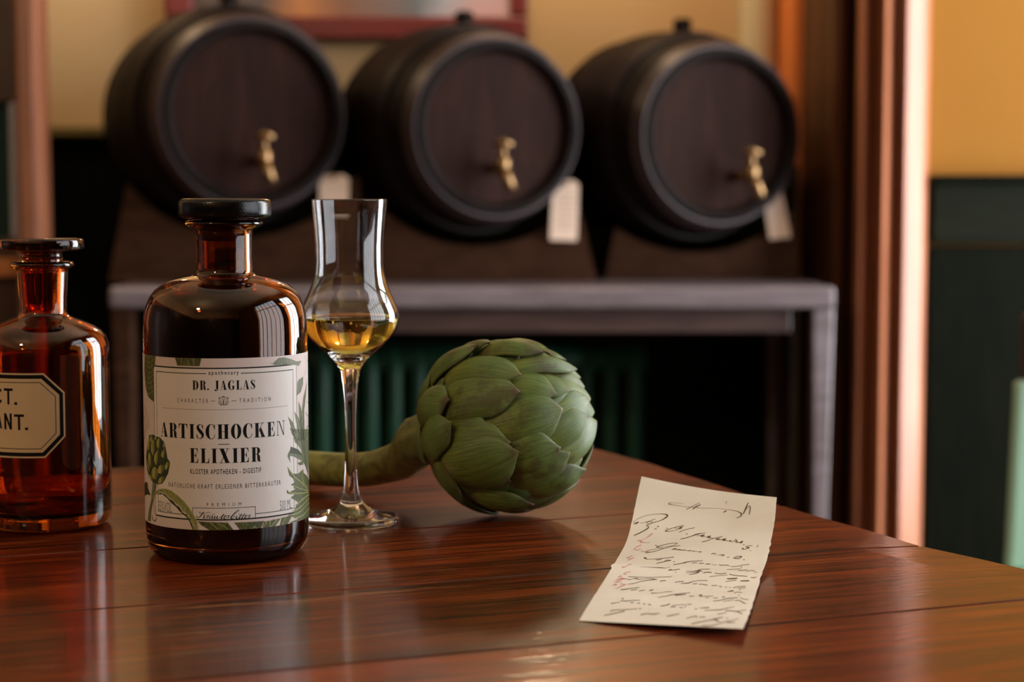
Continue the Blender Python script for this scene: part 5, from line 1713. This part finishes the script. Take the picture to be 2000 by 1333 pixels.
# sixth
wc((310, 790, 1.8), (400, 780, 1.6), (520, 762, 1.2), (655, 748, 1.1)); wc((500, 798, 1.4), (620, 785, 1.0)); wc((650, 815, 1.5), (700, 805, 1.3), (760, 797, 1.2)); wc((840, 805, 1.8), (870, 800, 2.2), (920, 788, 1.2)); wc((875, 850, 2.0), (910, 853, 1.4), (1020, 850, .7), (1150, 830, .9), (1270, 825, .9)); wc((1000, 935, 1.0), (1150, 910, 1.3), (1300, 878, 1.4), (1523, 855, 1.2)); wc((1320, 895, 2.0), (1420, 885, 1.6), (1523, 882, 1.0))
wd_((0, 755, 1.0), (150, 738, 1.1)); wd_((135, 797, 1.5), (215, 797, 1.2)); wd_((285, 785, 1.6), (345, 775, 1.6), (310, 800, 1.0), (400, 798, .9), (530, 795, 1.0)); wd_((410, 820, 1.3), (450, 823, 1.2)); wd_((530, 828, 1.3), (600, 823, 1.2)); wd_((670, 808, 2.0), (715, 812, 1.6)); wd_((530, 878, 1.2), (650, 862, 1.4), (750, 835, 1.6), (930, 820, 1.4)); wd_((690, 882, 1.0), (860, 855, 1.1)); wd_((880, 865, 1.6), (960, 870, 1.3), (1010, 900, 2.0), (1060, 920, 1.0)); wd_((960, 820, 1.0), (1030, 845, 1.2), (1100, 852, 1.3))
# seventh and eighth
wc((330, 958, 2.2), (362, 958, 2.0)); wc((125, 1042, 1.8), (170, 1042, 1.6), (300, 1020, .8)); wc((305, 995, 1.5), (400, 1000, 1.6), (550, 990, 1.2), (670, 987, 1.1)); wc((490, 1030, 1.6), (550, 1033, 1.4)); wc((620, 1048, 1.8), (670, 1038, 1.6)); wc((720, 1055, 1.6), (770, 1055, 1.3)); wc((820, 1060, 1.6), (870, 1075, 2.0)); wc((1050, 1095, 2.0), (1130, 1085, 1.8), (1220, 1055, 2.6)); wc((1235, 1110, 1.6), (1330, 1105, 1.6)); wc((1260, 1080, .8), (1523, 1065, .9)); wc((1400, 1122, 1.1), (1470, 1125, 1.1))
wd_((100, 935, 1.0), (170, 928, 1.6)); wd_((60, 958, 1.5), (85, 970, 1.3)); wd_((220, 1005, 1.6), (265, 1003, 1.4)); wd_((300, 990, .8), (430, 985, 2.2), (460, 985, 1.6)); wd_((380, 1030, 1.0), (560, 1022, 1.6), (640, 1020, 1.8), (720, 1000, 1.4), (870, 968, 1.0)); wd_((720, 1030, 1.8), (790, 1035, 1.6), (900, 1045, 1.5), (1000, 1085, 1.8)); wd_((900, 1045, 1.1), (1060, 1020, 1.3)); wd_((590, 1092, 1.3), (740, 1065, 1.2))
wc((105, 1195, 1.8), (200, 1170, 1.5), (400, 1160, 1.2), (620, 1145, 1.0)); wc((0, 1270, 1.5), (150, 1240, 1.8), (300, 1205, 1.8), (380, 1185, 2.4)); wc((650, 1145, 1.8), (690, 1142, 1.6)); wc((680, 1255, 2.0), (800, 1235, 1.6), (920, 1245, 2.0), (1030, 1228, 1.4)); wc((1170, 1285, 1.8), (1290, 1260, 1.8), (1400, 1240, 1.2))
wd_((85, 1158, 1.3), (200, 1130, 1.5), (250, 1120, 1.8), (260, 1150, 1.4)); wd_((300, 1140, 1.2), (395, 1135, 1.8)); wd_((170, 1250, 2.0), (300, 1220, 1.8), (450, 1190, 1.6), (550, 1170, 2.4), (680, 1138, 1.4)); wd_((545, 1165, 1.6), (570, 1190, 2.4), (630, 1210, 1.6)); wd_((340, 1275, 1.6), (500, 1275, 1.6), (700, 1220, 1.5), (830, 1190, 1.2), (940, 1160, 1.0)); wd_((740, 1150, 1.4), (760, 1165, 1.2)); wd_((750, 1225, 1.6), (880, 1225, 1.2))
# figures in red crayon
ra_((560, 845, 2.0), (500, 895, 2.0), (430, 942, 1.0), (360, 980, .6), (310, 1015, 2.0)); ra_((255, 992, 1.2), (340, 990, 1.2), (315, 1020, 2.4), (400, 1028, .8), (500, 1035, .8))
ra_((340, 1080, 1.6), (250, 1115, 1.4), (195, 1160, 1.4), (250, 1182, 1.0), (320, 1165, .8), (290, 1145, .6)); ra_((325, 1208, .8), (490, 1215, .8)); ra_((65, 1330, .8), (160, 1297, .9))
rc_((420, 195, 1.0), (525, 155, 1.2)); rc_((420, 195, .8), (480, 210, .8), (560, 190, 1.0)); rc_((440, 242, 1.2), (560, 192, .8))
rc_((335, 355, 1.8), (360, 370, 1.6), (430, 345, .9), (440, 325, .8), (515, 312, 1.0)); rc_((495, 455, 1.0), (420, 465, 1.0), (365, 495, 1.3), (420, 500, 1.2))
rc_((260, 560, 1.2), (325, 520, 1.3)); rc_((270, 545, 1.0), (340, 555, 1.0)); rc_((225, 645, 1.8), (300, 605, 2.2), (400, 580, 2.0)); rc_((210, 608, .8), (330, 575, 1.4), (400, 590, .8)); rc_((180, 645, .8), (330, 645, .8))
rc_((180, 685, 1.3), (235, 690, 1.6), (210, 705, .8)); rc_((405, 688, 2.0), (330, 720, 2.0), (265, 755, 1.6)); rc_((300, 690, 1.4), (350, 680, 1.2), (370, 700, 1.4)); rc_((140, 715, .8), (230, 695, .8)); rc_((210, 762, 1.0), (270, 755, 1.2))
M['brown_ink'] = mat('brown_iron_gall_ink', (0.095, 0.045, 0.014), .7, spec=.1)
M['red_crayon'] = mat('red_crayon', (0.55, 0.19, 0.17), .7)
INK['ink'].build('handwriting', M['brown_ink'], sheet, fix=False)
INK['red'].build('red_figures', M['red_crayon'], sheet, fix=False)
